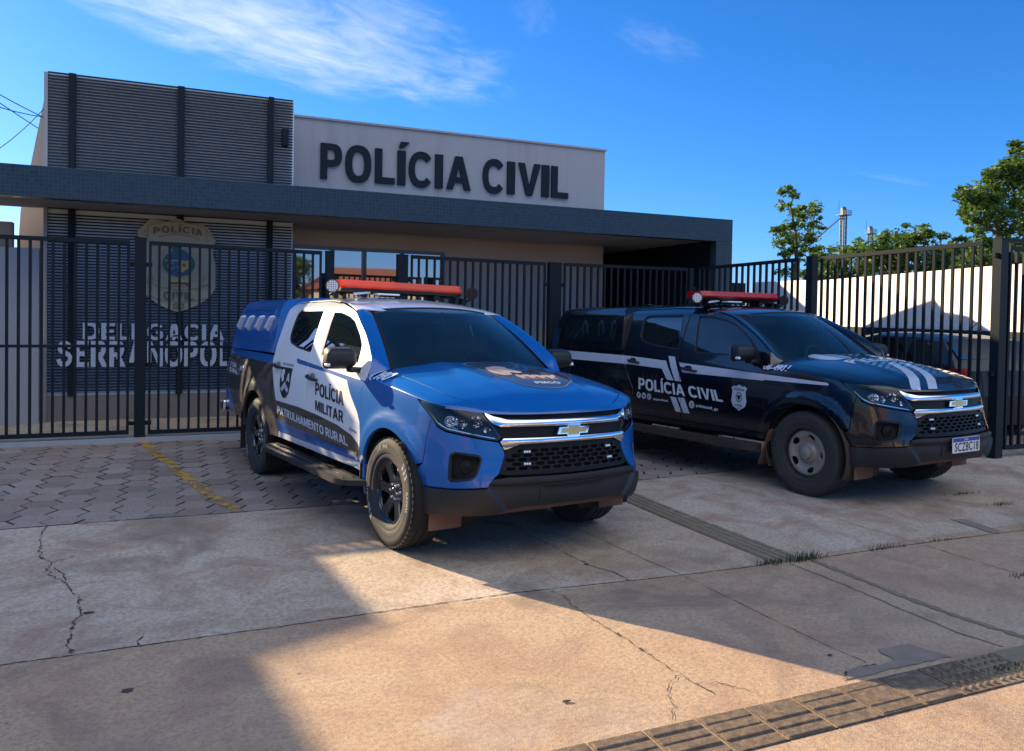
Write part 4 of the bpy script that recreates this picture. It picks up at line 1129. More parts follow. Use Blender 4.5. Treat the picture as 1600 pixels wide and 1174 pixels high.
# ================================================================= materials of the place
def env_mats():
    # worn, dusty concrete: grey cement with red earth rubbed into it
    t=NT('driveway_concrete'); v=t.coord()
    n1=t.noise(v,.8,7,.65,.7); n2=t.noise(v,2.2,7,.68,.8); n3=t.noise(v,45,4,.7); n4=t.noise(v,170,2,.6)
    sp=t.n.new('ShaderNodeSeparateXYZ'); t.L(v,sp.inputs[0])
    # the slabs nearer the street are redder than the ramp
    near=t.ramp(t.math('ADD',sp.outputs[1],t.math('MULTIPLY',n2,.04)),[(0,(1,1,1)),(1,(0,0,0))])
    nearf=t.math('LESS_THAN',sp.outputs[1],4.16)
    far_c=t.mix(t.ramp(n1,[(.35,(0,0,0)),(.65,(1,1,1))]),(.50,.365,.245),(.58,.485,.375))
    near_c=t.mix(t.ramp(n1,[(.3,(0,0,0)),(.7,(1,1,1))]),(.45,.275,.145),(.49,.355,.225))
    c=t.mix(nearf,far_c,near_c)
    c=t.mix(t.ramp(n2,[(.46,(0,0,0)),(.66,(.8,.8,.8))]),c,(.33,.19,.12))
    c=t.mix(t.ramp(n3,[(.36,(.62,.62,.62)),(.58,(0,0,0))]),c,(.20,.145,.105))
    c=t.mix(t.ramp(n4,[(.32,(.35,.35,.35)),(.50,(0,0,0))]),c,(.58,.50,.42))
    # bluish-white cement wash patches and dark oil stains
    ns=t.noise(v,1.1,3,.5,.9); c=t.mix(t.ramp(ns,[(.62,(0,0,0)),(.78,(.28,.28,.28))]),c,(.50,.49,.50))
    no=t.noise(v,.9,4,.6,1.4); c=t.mix(t.ramp(no,[(.28,(.75,.75,.75)),(.46,(0,0,0))]),c,(.20,.145,.105))
    vo=t.n.new('ShaderNodeTexVoronoi'); vo.inputs['Scale'].default_value=2.6; t.L(v,vo.inputs['Vector'])
    c=t.mix(t.ramp(vo.outputs['Distance'],[(.015,(.8,.8,.8)),(.03,(0,0,0))]),c,(.07,.06,.055))
    t.bsdf(c,t.math('ADD',.72,t.math('MULTIPLY',n3,.2)),0,0,.3)
    hb=t.math('ADD',t.math('MULTIPLY',n3,.8),t.math('MULTIPLY',n4,.55)); t.bump(hb,.5,.007); M['concrete']=t.m
    t=NT('paver_concrete'); v=t.coord(); oi=t.n.new('ShaderNodeTexCoord')
    at=t.n.new('ShaderNodeAttribute'); at.attribute_name='tone'
    n=t.noise(v,40,4,.7); n2=t.noise(v,1.3,5,.6)
    c=t.mix(at.outputs['Fac'],(.22,.18,.15),(.38,.325,.28)); c=t.mix(t.ramp(n2,[(.4,(0,0,0)),(.7,(.6,.6,.6))]),c,(.36,.23,.18)); c=t.mix(t.ramp(n,[(.35,(.5,.5,.5)),(.6,(0,0,0))]),c,(.13,.10,.09))
    ad=t.n.new('ShaderNodeAttribute'); ad.attribute_name='dirt'; c=t.mix(t.ramp(t.math('ADD',ad.outputs['Fac'],t.math('MULTIPLY',n,.3)),[(.35,(0,0,0)),(.75,(1,1,1))]),c,(.045,.035,.03))
    t.bsdf(c,.85,0,0,.3); t.bump(n,.4,.004); M['paver']=t.m
    t=NT('joint_earth'); v=t.coord(); n=t.noise(v,60,3)
    t.bsdf(t.mix(n,(.035,.026,.02),(.09,.06,.042)),.95,0,0,.1); M['earth_dark']=t.m
    t=NT('ground_earth'); v=t.coord(); n=t.noise(v,.3,6,.6); n2=t.noise(v,9,4)
    c=t.mix(n,(.24,.13,.08),(.30,.22,.16)); c=t.mix(t.ramp(n2,[(.5,(0,0,0)),(.7,(.4,.4,.4))]),c,(.12,.14,.05)); t.bsdf(c,.95,0,0,.2); M['ground']=t.m
    t=NT('crack_dark'); v=t.coord(); n=t.noise(v,30,3); t.bsdf(t.mix(n,(.04,.032,.026),(.13,.10,.08)),.95,0,0,.1); M['crack']=t.m
    # wide joints: only part of the strip is open, the rest is filled with dust
    t=NT('yellow_paint_worn'); v=t.coord(); n=t.noise(v,7,6,.7); n2=t.noise(v,60,3,.7)
    b=t.bsdf(t.mix(n2,(.42,.235,.04),(.60,.36,.09)),.7,0,0,.3)
    tr=t.n.new('ShaderNodeBsdfTransparent'); mx=t.n.new('ShaderNodeMixShader')
    t.L(t.ramp(t.math('ADD',n,t.math('MULTIPLY',n2,.25)),[(.58,(0,0,0)),(.70,(.9,.9,.9))]),mx.inputs[0]); t.L(b.outputs[0],mx.inputs[1]); t.L(tr.outputs[0],mx.inputs[2]); t.L(mx.outputs[0],t.out.inputs[0]); M['yellow']=t.m
    t=NT('tactile_concrete'); v=t.coord(); n=t.noise(v,25,5,.7); n2=t.noise(v,3,4,.6)
    c=t.mix(n2,(.17,.12,.07),(.27,.19,.12)); c=t.mix(t.ramp(n,[(.42,(.9,.9,.9)),(.66,(0,0,0))]),c,(.10,.075,.055)); t.bsdf(c,.85,0,0,.3); t.bump(n,.8,.007); M['tactile']=t.m
    M['tactile_dark']=plain('tactile_dirty',(.21,.165,.105),.9,var=.35,scale=9,bump=.3)
    M['asphalt_patch']=plain('dark_mortar_patch',(.24,.18,.135),.9,var=.35,scale=12,bump=.4)
    t=NT('grey_render'); v=t.coord(); n=t.noise(v,.7,6,.65); n2=t.noise(v,90,3,.7)
    mp=t.coord((3,3,.25)); ns=t.noise(mp,1.2,5,.6)
    c=t.mix(n,(.30,.31,.325),(.35,.36,.375)); c=t.mix(t.ramp(ns,[(.50,(0,0,0)),(.75,(.6,.6,.6))]),c,(.24,.235,.23))
    t.bsdf(c,.85,0,0,.25); t.bump(n2,.25,.004); M['render']=t.m
    t=NT('beige_render'); v=t.coord(); n=t.noise(v,.9,6,.65); n2=t.noise(v,90,3,.7)
    t.bsdf(t.mix(n,(.40,.36,.325),(.47,.43,.39)),.85,0,0,.25); t.bump(n2,.3,.004); M['beige']=t.m; M['towercoat']=plain('pale_tower_paint',(.60,.74,.82),.85,var=.06)
    M['brownwall']=plain('brown_render',(.20,.17,.15),.9,var=.15,bump=.2)
    t=NT('white_roughcast'); v=t.coord(); n=t.noise(v,5,6,.7); n2=t.noise(v,70,3,.7)
    c=t.mix(t.ramp(n,[(.55,(0,0,0)),(.75,(.5,.5,.5))]),(.80,.77,.71),(.62,.58,.52)); c=t.mix(t.ramp(n2,[(.3,(.35,.35,.35)),(.5,(0,0,0))]),c,(.50,.46,.40)); t.bsdf(c,.9,0,0,.2); t.bump(n2,.5,.008); M['whitewall']=t.m
    # small glossy dark tiles on the canopy edge
    t=NT('dark_mosaic_tiles'); v=t.coord((19,19,19)); g=t.n.new('ShaderNodeSeparateXYZ'); t.L(v,g.inputs[0])
    cb=t.n.new('ShaderNodeCombineXYZ'); t.L(t.math('ADD',g.outputs[0],g.outputs[1]),cb.inputs[0]); t.L(g.outputs[2],cb.inputs[1])
    br=t.n.new('ShaderNodeTexBrick'); br.offset=0; br.inputs['Scale'].default_value=1; br.inputs['Mortar Size'].default_value=.045; br.inputs['Brick Width'].default_value=1; br.inputs['Row Height'].default_value=1
    br.inputs['Color1'].default_value=(.020,.044,.062,1); br.inputs['Color2'].default_value=(.013,.030,.046,1); br.inputs['Mortar'].default_value=(.048,.075,.095,1); t.L(cb.outputs[0],br.inputs['Vector'])
    wn=t.n.new('ShaderNodeTexWhiteNoise'); fl=t.n.new('ShaderNodeVectorMath'); fl.operation='FLOOR'; t.L(cb.outputs[0],fl.inputs[0]); t.L(fl.outputs[0],wn.inputs['Vector'])
    t.bsdf(br.outputs['Color'],t.math('ADD',.30,t.math('MULTIPLY',br.outputs['Fac'],.4)),0,0,.3)
    # every tile sits at a slightly different tilt
    nm=t.n.new('ShaderNodeVectorMath'); nm.operation='MULTIPLY_ADD'; t.L(wn.outputs['Color'],nm.inputs[0]); nm.inputs[1].default_value=(.05,.05,.05); nm.inputs[2].default_value=(-.025,-.025,-.025)
    ge=t.n.new('ShaderNodeNewGeometry'); ad=t.n.new('ShaderNodeVectorMath'); ad.operation='ADD'; t.L(ge.outputs['Normal'],ad.inputs[0]); t.L(nm.outputs[0],ad.inputs[1])
    no=t.n.new('ShaderNodeVectorMath'); no.operation='NORMALIZE'; t.L(ad.outputs[0],no.inputs[0]); t.L(no.outputs[0],t.b.inputs['Normal']); M['mosaic']=t.m
    M['soffit']=plain('soffit_paint',(.26,.27,.285),.85,var=.08,scale=2)
    M['louvre']=plain('louvre_dark_metal',(.012,.030,.052),.6,.0,.0,var=.12,scale=3,spec=.2)
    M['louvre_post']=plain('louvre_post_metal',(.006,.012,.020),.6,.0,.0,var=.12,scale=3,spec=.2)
    M['letterdark']=plain('dark_blue_letters',(.004,.011,.018),.5,.0,.0,var=.15,scale=3,spec=.2)
    M['letterlight']=plain('pale_blue_letters',(.46,.52,.62),.45,var=.05)
    M['winframe']=plain('window_frame_dark',(.010,.020,.028),.35,0,.3)
    t=NT('mirror_window_glass'); t.bsdf((.02,.035,.045),.02,0,1.,.9,IOR=2.1); M['winglass']=t.m
    M['metalgalv']=plain('galvanised_steel',(.10,.115,.12),.5,.4,var=.2,scale=1.5)
    M['wire']=plain('cable_black',(.02,.02,.022),.6)
    M['shieldgold']=plain('shield_beige',(.40,.36,.23),.5,var=.08,scale=5); M['shieldbrown']=plain('shield_line_brown',(.13,.12,.09),.6); M['shieldblue']=plain('shield_blue',(.03,.09,.19),.5); M['shieldgreen']=plain('shield_green',(.03,.14,.05),.5); M['shieldyellow']=plain('shield_yellow',(.5,.40,.10),.5); M['shieldred']=plain('shield_red',(.20,.04,.03),.5)
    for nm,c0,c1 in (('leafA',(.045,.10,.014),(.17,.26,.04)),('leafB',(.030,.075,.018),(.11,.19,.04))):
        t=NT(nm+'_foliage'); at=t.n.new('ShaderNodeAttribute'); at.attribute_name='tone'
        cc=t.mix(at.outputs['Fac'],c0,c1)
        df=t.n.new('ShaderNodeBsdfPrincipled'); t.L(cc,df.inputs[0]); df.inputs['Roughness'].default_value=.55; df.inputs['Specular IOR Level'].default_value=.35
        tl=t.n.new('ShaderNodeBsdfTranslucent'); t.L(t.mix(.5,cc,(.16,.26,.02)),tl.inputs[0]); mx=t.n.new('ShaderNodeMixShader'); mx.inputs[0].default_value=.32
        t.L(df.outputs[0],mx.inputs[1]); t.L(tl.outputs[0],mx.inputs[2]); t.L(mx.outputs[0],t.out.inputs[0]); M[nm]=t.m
    M['bark']=plain('grey_bark',(.075,.06,.048),.9,var=.3,scale=8,bump=.5)
    M['grass']=plain('grass_green',(.03,.062,.016),.7,var=.35,scale=20)
    M['rooftile']=plain('roof_tiles',(.30,.11,.06),.8,var=.25,scale=3); M['house_wall']=plain('house_wall',(.55,.48,.38),.85,var=.08)
    M['suv_black']=paint('suv_paint',(.004,.005,.007),.1,.45,0.,.25); M['skinfilm']=plain('skin_tone_film',(.50,.35,.26),.5,var=.06); M['led_warm']=plain('flasher_warm',(.85,.30,.08),.25,0,1.)
    M['pebble']=plain('dark_pebble',(.05,.045,.04),.9)
# ================================================================= ground
def sheet(name,xs,ys,zf,mat):
    vs=[(x,y,zf(x,y)) for y in ys for x in xs]; n=len(xs)
    fs=[(j*n+i,j*n+i+1,(j+1)*n+i+1,(j+1)*n+i) for j in range(len(ys)-1) for i in range(n-1)]
    me=bpy.data.meshes.new(name); me.from_pydata(vs,[],fs); me.polygons.foreach_set('use_smooth',[True]*len(fs))
    return link(name,me,mat)
def lin(a,b,s):
    n=max(1,int(round((b-a)/s))); return [a+(b-a)*i/n for i in range(n+1)]
def ribbon(P,w,off,jit=0.,wj=0.,step=.03,seed=1,taper=False):
    """thin strip lying on the ground along a polyline"""
    r=random.Random(seed); D=dens(P,step,False); vs=[];n=len(D)
    for i,p in enumerate(D):
        a=D[max(i-1,0)];b=D[min(i+1,n-1)];dx,dy=b[0]-a[0],b[1]-a[1];l=hypot(dx,dy) or 1
        ww=w*(1+wj*(r.random()*2-1))/2; 
        if taper: ww*=max(.15,1-abs(i/n-.5)*1.2)
        j=jit*(r.random()*2-1); x,y=p[0]-dy/l*j,p[1]+dx/l*j
        for s in (1,-1):
            X,Y=x-dy/l*ww*s,y+dx/l*ww*s; vs.append((X,Y,G(X,Y)+off))
    return vs,[(2*i,2*i+1,2*i+3,2*i+2) for i in range(n-1)]
def make_ground():
    far=[-3000,-800,-300,-120,-60,-30]
    xs=far+lin(-14,30,.8)+[45,70,130,300,800,3000]; ys=[-3000,-800,-300,-120,-60,-30]+lin(-12,30,.8)+[45,80,160,400,1000,4000]
    tag(sheet('ground',xs,ys,lambda x,y:G(x,y)-.06,M['ground']),kind='structure')
    tag(sheet('driveway',lin(-9,18,.25),lin(2.34,6.70,.218),lambda x,y:G(x,y),M['concrete']),kind='structure')
    tag(sheet('pavement',lin(-9,18,.3),lin(-3.2,2.33,.3),lambda x,y:G(x,y)-.001,M['concrete']),kind='structure')
    tag(sheet('road',lin(-40,50,2),lin(-12,-3.3,.8),lambda x,y:G(x,y)-.045,M['asphalt_patch']),kind='structure')
    tag(sheet('yard_floor',lin(-9,30,.6),lin(10.98,26,.6),lambda x,y:G(x,y)-.004,M['concrete']),kind='structure')
    # bed of the paver field and the hexagonal pavers
    tag(sheet('paver_bed',lin(-9,18,.4),lin(6.70,10.98,.35),lambda x,y:G(x,y)-.022,M['earth_dark']),kind='structure')
    r=random.Random(3); R=.158; mb=MB(); tones=[]; edges_=[]
    H=R*sqrt(3)/2; c=0; x=-3.4
    while x<12.0:
        y=6.72+(H if c%2 else 0)-.02
        while y<11.0:
            k=.895+.03*r.random(); q=[]; rot=r.uniform(-.025,.025); ox,oy,oz=r.uniform(-.005,.005),r.uniform(-.005,.005),r.uniform(-.003,.004); tx,ty=r.uniform(-.012,.012),r.uniform(-.012,.012)
            for rr,dz in ((R*.975,-.022),(R*.975,-.008),(R*k,.0)):
                for i in range(6):
                    a=rot+pi/3*i; X=x+ox+rr*cos(a); Y=max(y+oy+rr*sin(a),6.712); 
                    q.append((X,Y,G(x,y)+dz+oz+tx*rr*cos(a)+ty*rr*sin(a)))
            fs=[tuple(range(12,18))]
            for L in (0,6):
                for i in range(6): fs.append((L+i,L+(i+1)%6,L+6+(i+1)%6,L+6+i))
            mb.add(q,fs); tones+= [r.random()]*18; edges_+= [1.]*12+[0.]*6
            y+=2*H
        x+=1.5*R; c+=1
    o=mb.build('pavers',M['paver'],recalc=False); tag(o,kind='structure')
    at=o.data.attributes.new('tone','FLOAT','POINT'); at.data.foreach_set('value',tones)
    at=o.data.attributes.new('dirt','FLOAT','POINT'); at.data.foreach_set('value',edges_)
    # joints and cracks
    mb=MB()
    jt=[([(-6,4.155),(-.73,4.155),(.5,4.155),(1.05,4.172),(1.82,4.20),(2.6,4.165),(3.6,4.12)],.012),([(4.05,4.09),(5.1,4.055),(6.05,4.01),(9,3.9)],.012),
        ([(2.881,5.47),(2.906,4.963),(2.947,4.475),(2.978,4.154),(2.985,3.6),(2.99,3.2),(3.01,2.9),(3.034,2.736)],.006),
        ([(4.86,6.163),(4.907,5.567),(4.92,4.813),(4.97,4.176),(5.0,4.04)],.006),([(5.45,5.9),(5.37,5.15),(5.35,4.6),(5.37,4.04)],.006),
        ([(4.98,4.0),(5.02,3.3),(5.06,2.62)],.007),([(6.05,4.0),(6.1,2.6)],.007),([(-6,6.715),(12,6.70)],.02)]
    for i,(P,w) in enumerate(jt):
        v,f=ribbon(P,w*.6,.003,.003,.6,.03,i); mb.add(v,f)
    tag(mb.build('concrete_joints',M['crack'],recalc=False),kind='structure')
    mb=MB()
    c1=[(-.888,6.70),(-.886,6.47),(-.832,6.025),(-.797,5.852),(-.719,5.732),(-.734,5.591),(-.696,5.439),(-.595,5.27),(-.538,5.099),(-.494,4.987),(-.492,4.872),(-.46,4.687),(-.482,4.574),(-.474,4.418),(-.48,4.312),(-.45,4.171)]
    cr=[(c1,.006,.012),([(-.719,5.732),(-.661,5.772),(-.603,5.827)],.006,.006),([(-.595,5.27),(-.625,5.44),(-.695,5.606)],.005,.006),
        ([(2.40,5.32),(2.458,5.218),(2.483,4.949),(2.495,4.727),(2.522,4.508),(2.594,4.341),(2.60,4.16)],.006,.007),
        ([(2.043,4.146),(2.087,4.044),(2.058,3.889),(2.061,3.708),(2.076,3.56),(2.094,3.398),(2.097,3.253),(2.106,3.153),(2.113,3.005),(2.137,2.844),(2.15,2.75)],.0042,.009),
        ([(2.112,2.953),(2.017,2.89),(1.963,2.816),(1.936,2.736),(1.853,2.623)],.0035,.008),([(2.137,2.844),(2.228,2.826),(2.283,2.763),(2.339,2.642)],.003,.008),
        ([(-.16,4.16),(-.17,4.22),(-.14,4.27)],.006,.004),([(3.06,2.70),(2.97,2.713),(2.865,2.70),(2.80,2.64)],.010,.006)]
    for i,(P,w,j) in enumerate(cr):
        v,f=ribbon(P,w,.0045,j,.8,.022,20+i); mb.add(v,f)
    rr=random.Random(5)
    for (x,y) in ((-.797,5.84),(-.49,4.93),(-.475,4.36),(-.45,4.21),(-.48,4.50),(2.10,3.25),(2.09,3.45)):   # chipped spots along the cracks
        n=9; vs=[(x,y,G(x,y)+.0055)]
        for k in range(n):
            a=2*pi*k/n; q=rr.uniform(.006,.016); X,Y=x+q*cos(a),y+q*1.2*sin(a); vs.append((X,Y,G(X,Y)+.0055))
        mb.add(vs,[(0,k+1,(k+1)%n+1) for k in range(n)])
    tag(mb.build('concrete_cracks',M['crack'],recalc=False),kind='structure')
    # drainage channel and darker poured strips
    mb=MB()
    for P,w,i in (([(3.985,4.08),(3.975,3.63),(3.966,3.27),(3.985,2.98),(4.06,2.62)],.045,1),([(3.79,4.06),(3.80,3.61),(3.775,3.21),(3.78,2.82),(3.83,2.62)],.010,2)):
        v,f=ribbon(P,w,.0035,.006,.5,.04,i); mb.add(v,f)
    tag(mb.build('drain_channel',M['tactile_dark'],recalc=False),kind='structure')
    def poly_on(name,P,mat,off,z0=0,rough=.0,seed=1,kind='structure'):
        rr=random.Random(seed); D=[(x+rr.uniform(-rough,rough),y+rr.uniform(-rough,rough)) for x,y in dens(P,.06)]
        tri=geometry.tessellate_polygon([[V((x,y,0)) for x,y in D]])
        me=bpy.data.meshes.new(name); me.from_pydata([(x,y,G(x,y)+off) for x,y in D],[],[tuple(t) for t in tri]); bm=bmesh.new(); bm.from_mesh(me); bmesh.ops.recalc_face_normals(bm,faces=bm.faces[:])
        for f in bm.faces:
            if f.normal.z<0: f.normal_flip()
        bm.to_mesh(me); bm.free(); return tag(link(name,me,mat),kind=kind)
    poly_on('mortar_patch',[(2.78,2.635),(2.865,2.70),(2.97,2.713),(3.17,2.69),(3.20,2.83),(3.41,2.82),(3.47,2.635)],M['asphalt_patch'],.0045,rough=.012)
    poly_on('mortar_patch',[(5.80,4.45),(5.92,4.40),(5.85,4.05),(5.74,4.05)],M['asphalt_patch'],.0045,rough=.008,seed=2)
    # tactile paving of long bars parallel to the fence
    rr=random.Random(11); mb=MB(); md=MB()
    x=.2
    while x<7.0:
        dirty=x>3.3; tgt=md if dirty else mb; L=.245
        z=G(x,2.46); 
        tgt.box(x+.003,x+L-.003,2.338,2.595,z-.02,z+.0045+rr.uniform(-.001,.0015))
        if 3.15<x<3.5:
            for i in range(5):
                for j in range(5):
                    cx=x+.03+i*.047; cy=2.37+j*.048; mb.lathe([(0,.008),(.010,.008),(.014,0)],10,Matrix.Translation((cx,cy,z+.005))@Matrix.Rotation(pi/2,4,'X'))
        else:
            for j in range(4):
                if rr.random()<.18: continue
                y=2.365+j*.064; tgt.box(x+.010,x+L-.010,y-.021,y+.021,z+.001,z+.0105+rr.uniform(-.003,.001),bev=.004)
        x+=L+.004
    tag(mb.build('tactile_paving',M['tactile']),kind='structure'); tag(md.build('tactile_paving',M['tactile_dark']),kind='structure')
    mb=MB()
    y=4.12
    while y<6.4:
        z=G(3.83,y+.12); mb.box(3.70,3.96,y+.003,y+.242,z-.02,z+.004+rr.uniform(-.001,.001))
        for j in range(4):
            xx=3.732+j*.065; mb.box(xx-.019,xx+.019,y+.008,y+.237,z+.001,z+.009,bev=.004)
        y+=.249
    tag(mb.build('tactile_paving',M['tactile_dark']),kind='structure')
    # worn yellow bay line on the pavers
    v,f=ribbon([(-.42,10.85),(.30,7.36),(.47,6.74)],.105,.0075,.004,.1,.12,3)
    mb=MB(); mb.add(v,f); tag(mb.build('yellow_bay_line',M['yellow'],recalc=False),kind='structure')
    # grass tufts in the joints
    for i,(x,y,n,h) in enumerate(((3.932,4.087,90,.075),(3.70,4.115,70,.045),(4.646,4.065,45,.035),(5.175,4.05,30,.02),(6.744,5.044,40,.03),(6.68,4.63,40,.03),(5.02,3.32,30,.03),(3.60,2.44,60,.03))):
        mb=MB()
        for k in range(n):
            px=x+rr.gauss(0,.07); py=y+rr.gauss(0,.016); a=rr.uniform(0,2*pi); l=h*rr.uniform(.4,1.25); ln=rr.uniform(.2,.9); w=.0028
            dx,dy=cos(a),sin(a); z=G(px,py)
            p0=(px-dy*w,py+dx*w,z);p1=(px+dy*w,py-dx*w,z); m0=(px+dx*l*ln*.4-dy*w*.7,py+dy*l*ln*.4+dx*w*.7,z+l*.65);m1=(px+dx*l*ln*.4+dy*w*.7,py+dy*l*ln*.4-dx*w*.7,z+l*.65)
            t=(px+dx*l*ln,py+dy*l*ln,z+l*(1-.3*ln)); mb.add([p0,p1,m1,m0,t],[(0,1,2,3),(3,2,4)])
        lab=['largest grass tuft, at the meeting of the two concrete joints','low grass tuft just left of the largest tuft','thin grass tuft in the joint right of the largest tuft','sparse grass sprig along the joint right of the thin tuft','grass sprig on the concrete beside the black truck, farther one','grass sprig on the concrete beside the black truck, nearer one','tiny grass sprig on the slab at the right edge','grass tuft beside the dotted tactile tile'][i]
        tag(mb.build('grass_tuft',M['grass'],recalc=False),lab,'grass','grass tufts in the pavement joints')
    # leaves and pebbles lying about
    for i,(x,y,s,lab) in enumerate(((-.426,4.708,.022,'dark dry leaf lying beside the long crack'),(-.183,3.672,.022,'small dark leaf on the reddish slab at lower left'),(1.519,2.91,.016,'dark pebble on the sunlit slab nearest the street'),(2.5,4.55,.014,'dark pebble in the shade before the blue truck'),(2.93,2.86,.013,'dark chip beside the mortar patch'))):
        rr2=random.Random(i); mb=MB(); n=8; z=G(x,y)+.004; vs=[(x,y,z+.006)]
        for k in range(n): a=2*pi*k/n; q=s*rr2.uniform(.7,1.1); vs.append((x+q*1.4*cos(a),y+q*.8*sin(a),z+rr2.uniform(0,.004)))
        mb.add(vs,[(0,k+1,(k+1)%n+1) for k in range(n)]+[tuple(range(n,0,-1))]); tag(mb.build('leaf' if i<2 else 'pebble',M['pebble']),lab,'leaf' if i<2 else 'pebble')
# ================================================================= building
def make_building():
    YC=11.70; YW=13.98; YL=13.03; Z0=-.06
    B=empty('police_station',(3.1,13.98,0)); tag(B,'low grey police station with dark tiled canopy and louvred front behind the fence','building')
    inv=Matrix.Translation((-3.1,-13.98,0))
    def bld(mb,name,mat,par=B,**k):
        o=mb.build(name,mat,par,**k); o.matrix_parent_inverse=inv if par is B else Matrix.Identity(4); return o
    # main front wall with window opening
    mb=MB(); x0,x1,zt=1.68,7.935,4.955; wx0,wx1,wz1=1.80,4.56,2.755; th=.2
    for a,b,c,d in ((x0,wx0,Z0,zt),(wx0,wx1,wz1,zt),(wx1,x1,Z0,zt),(wx0,wx1,Z0,.25)): mb.box(a,b,YW,YW+th,c,d)
    mb.box(x0,x1,YW+.202,24,Z0,zt-.012)
    bld(mb,'front_wall',M['render'])
    mb=MB(); mb.box(x0-.0,x1+.03,YW-.03,YW+.26,zt,zt+.035); bld(mb,'parapet_cap',M['render'])
    # lower wall below canopy painted warmer
    mb=MB(); mb.box(wx1+.003,x1-.002,YW-.006,YW-.001,Z0,3.0); mb.box(1.70,wx1+.003,YW-.006,YW-.001,wz1+.002,3.0); bld(mb,'lower_wall_coat',M['beige'])
    # louvre tower
    mb=MB(); mb.box(-1.776,1.70,YL+.045,24,Z0,4.975); mb.box(-1.776,-1.728,YL-.0,YL+.043,Z0,4.975)
    bld(mb,'tower_wall',M['render'])
    mb=MB(); mb.box(-1.727,1.70,YL+.040,YL+.0445,.33,4.97); bld(mb,'tower_front_coat',M['towercoat'])
    L=empty('louvre_screen'); L.parent=B; L.matrix_parent_inverse=inv
    mb=MB(); n=74; z=.40
    zs=[]
    while z<5.0: zs.append(z); z+=.0440
    for z in zs:
        if 2.98<z<3.0: continue
        mb.box(-1.725,1.678,YL-.004,YL+.018,z-.0105,z+.0105)
    mb.build('slats',M['louvre'],L)
    for a,b in ((-1.462,-1.373),(-.018,.080),(1.294,1.382)):
        mb=MB(); mb.box(a,b,YL-.04,YL+.04,.33,4.99); mb.build('post',M['louvre_post'],L)
    mb=MB(); mb.box(-1.727,1.68,YL-.01,YL+.044,Z0,.33); bld(mb,'base_wall',M['brownwall'])
    mb=MB(); mb.box(1.50,1.60,YL-.14,YL-.03,4.22,4.50,bev=.02); mb.box(1.53,1.57,YL-.03,YL+.0,4.30,4.40); bld(mb,'wall_lamp',M['louvre_post'])
    # canopy slab with mosaic front edge
    mb=MB(); mb.box(-2.30,9.338,YC,YC+.18,3.02,3.425); mb.box(8.985,9.338,YC+.003,YC+.18,Z0,3.017); bld(mb,'canopy_edge',M['mosaic'])
    mb=MB(); mb.box(-2.298,9.336,YC+.182,YL+.042,3.045,3.40); mb.box(1.702,9.336,YL+.042,YW-.004,3.045,3.40); mb.box(-2.40,-1.78,YL+.042,YL+.16,3.045,3.40); mb.box(7.94,9.336,YW-.002,24,3.045,3.40); bld(mb,'canopy_slab',M['soffit'])
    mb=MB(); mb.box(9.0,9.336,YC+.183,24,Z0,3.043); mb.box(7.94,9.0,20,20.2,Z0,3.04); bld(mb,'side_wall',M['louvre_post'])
    mb=MB(); mb.box(8.1,8.75,19.94,19.995,.0,2.1); bld(mb,'back_door',M['louvre'])
    mb=MB(); mb.box(8.66,8.70,19.90,19.935,.9,1.3,bev=.01); bld(mb,'door_handle',M['chrome'])
    # pale facade behind the left opening (side wing with a raked edge)
    mb=MB(); P=[(-1.79,4.72),(-1.88,4.70),(-2.04,3.76),(-2.17,3.06),(-2.19,2.7),(-2.19,Z0),(-1.79,Z0)]
    mb.prism([(x,z) for x,z in P],-.1,.0,Matrix.Translation((0,13.75,0))@Matrix.Rotation(pi/2,4,'X')); bld(mb,'raked_wing_wall',M['beige'])
    # windows
    W=empty('window'); W.parent=B; W.matrix_parent_inverse=inv
    mb=MB(); mb.box(wx0,wx1,YW-.03,YW+.06,wz1-.055,wz1); mb.box(wx0,wx1,YW-.03,YW+.06,.25,.30)
    for a,b in ((wx0,wx0+.05),(2.46,2.53),(3.03,3.10),(3.72,3.79),(wx1-.055,wx1)): mb.box(a,b,YW-.033,YW+.062,.303,wz1-.058)
    mb.build('frame',M['winframe'],W)
    for a,b,t in ((wx0+.05,2.46,.0),(2.53,3.03,.004),(3.10,3.72,-.004),(3.79,wx1-.055,.006)):
        mb=MB(); mb.add([(a,YW+.02,.3),(b,YW+.02+t,.3),(b,YW+.02+t,wz1-.055),(a,YW+.02,wz1-.055)],[(0,1,2,3)]); mb.build('pane',M['winglass'],W,recalc=False)
    # big letters on the parapet
    S=empty('facade_lettering',(4.7,YW,4.2)); tag(S,'large dark letters spelling POLÍCIA CIVIL on the grey parapet wall','sign')
    ff=lambda u,v:(u,YW-.045,v); cen=lambda p:(p.x,p.y+1,p.z)
    si=Matrix.Translation((-4.7,-YW,-4.2))
    z0,z1=3.93,4.55
    widths=[('P', 2.27, 2.64), ('O', 2.7, 3.16), ('L', 3.23, 3.59), ('Í', 3.64, 3.79), ('C', 3.85, 4.28), ('I', 4.35, 4.5), ('A', 4.57, 5.05), ('C', 5.29, 5.71), ('I', 5.79, 5.95), ('V', 6.02, 6.49), ('I', 6.52, 6.68), ('L', 6.73, 7.1)]
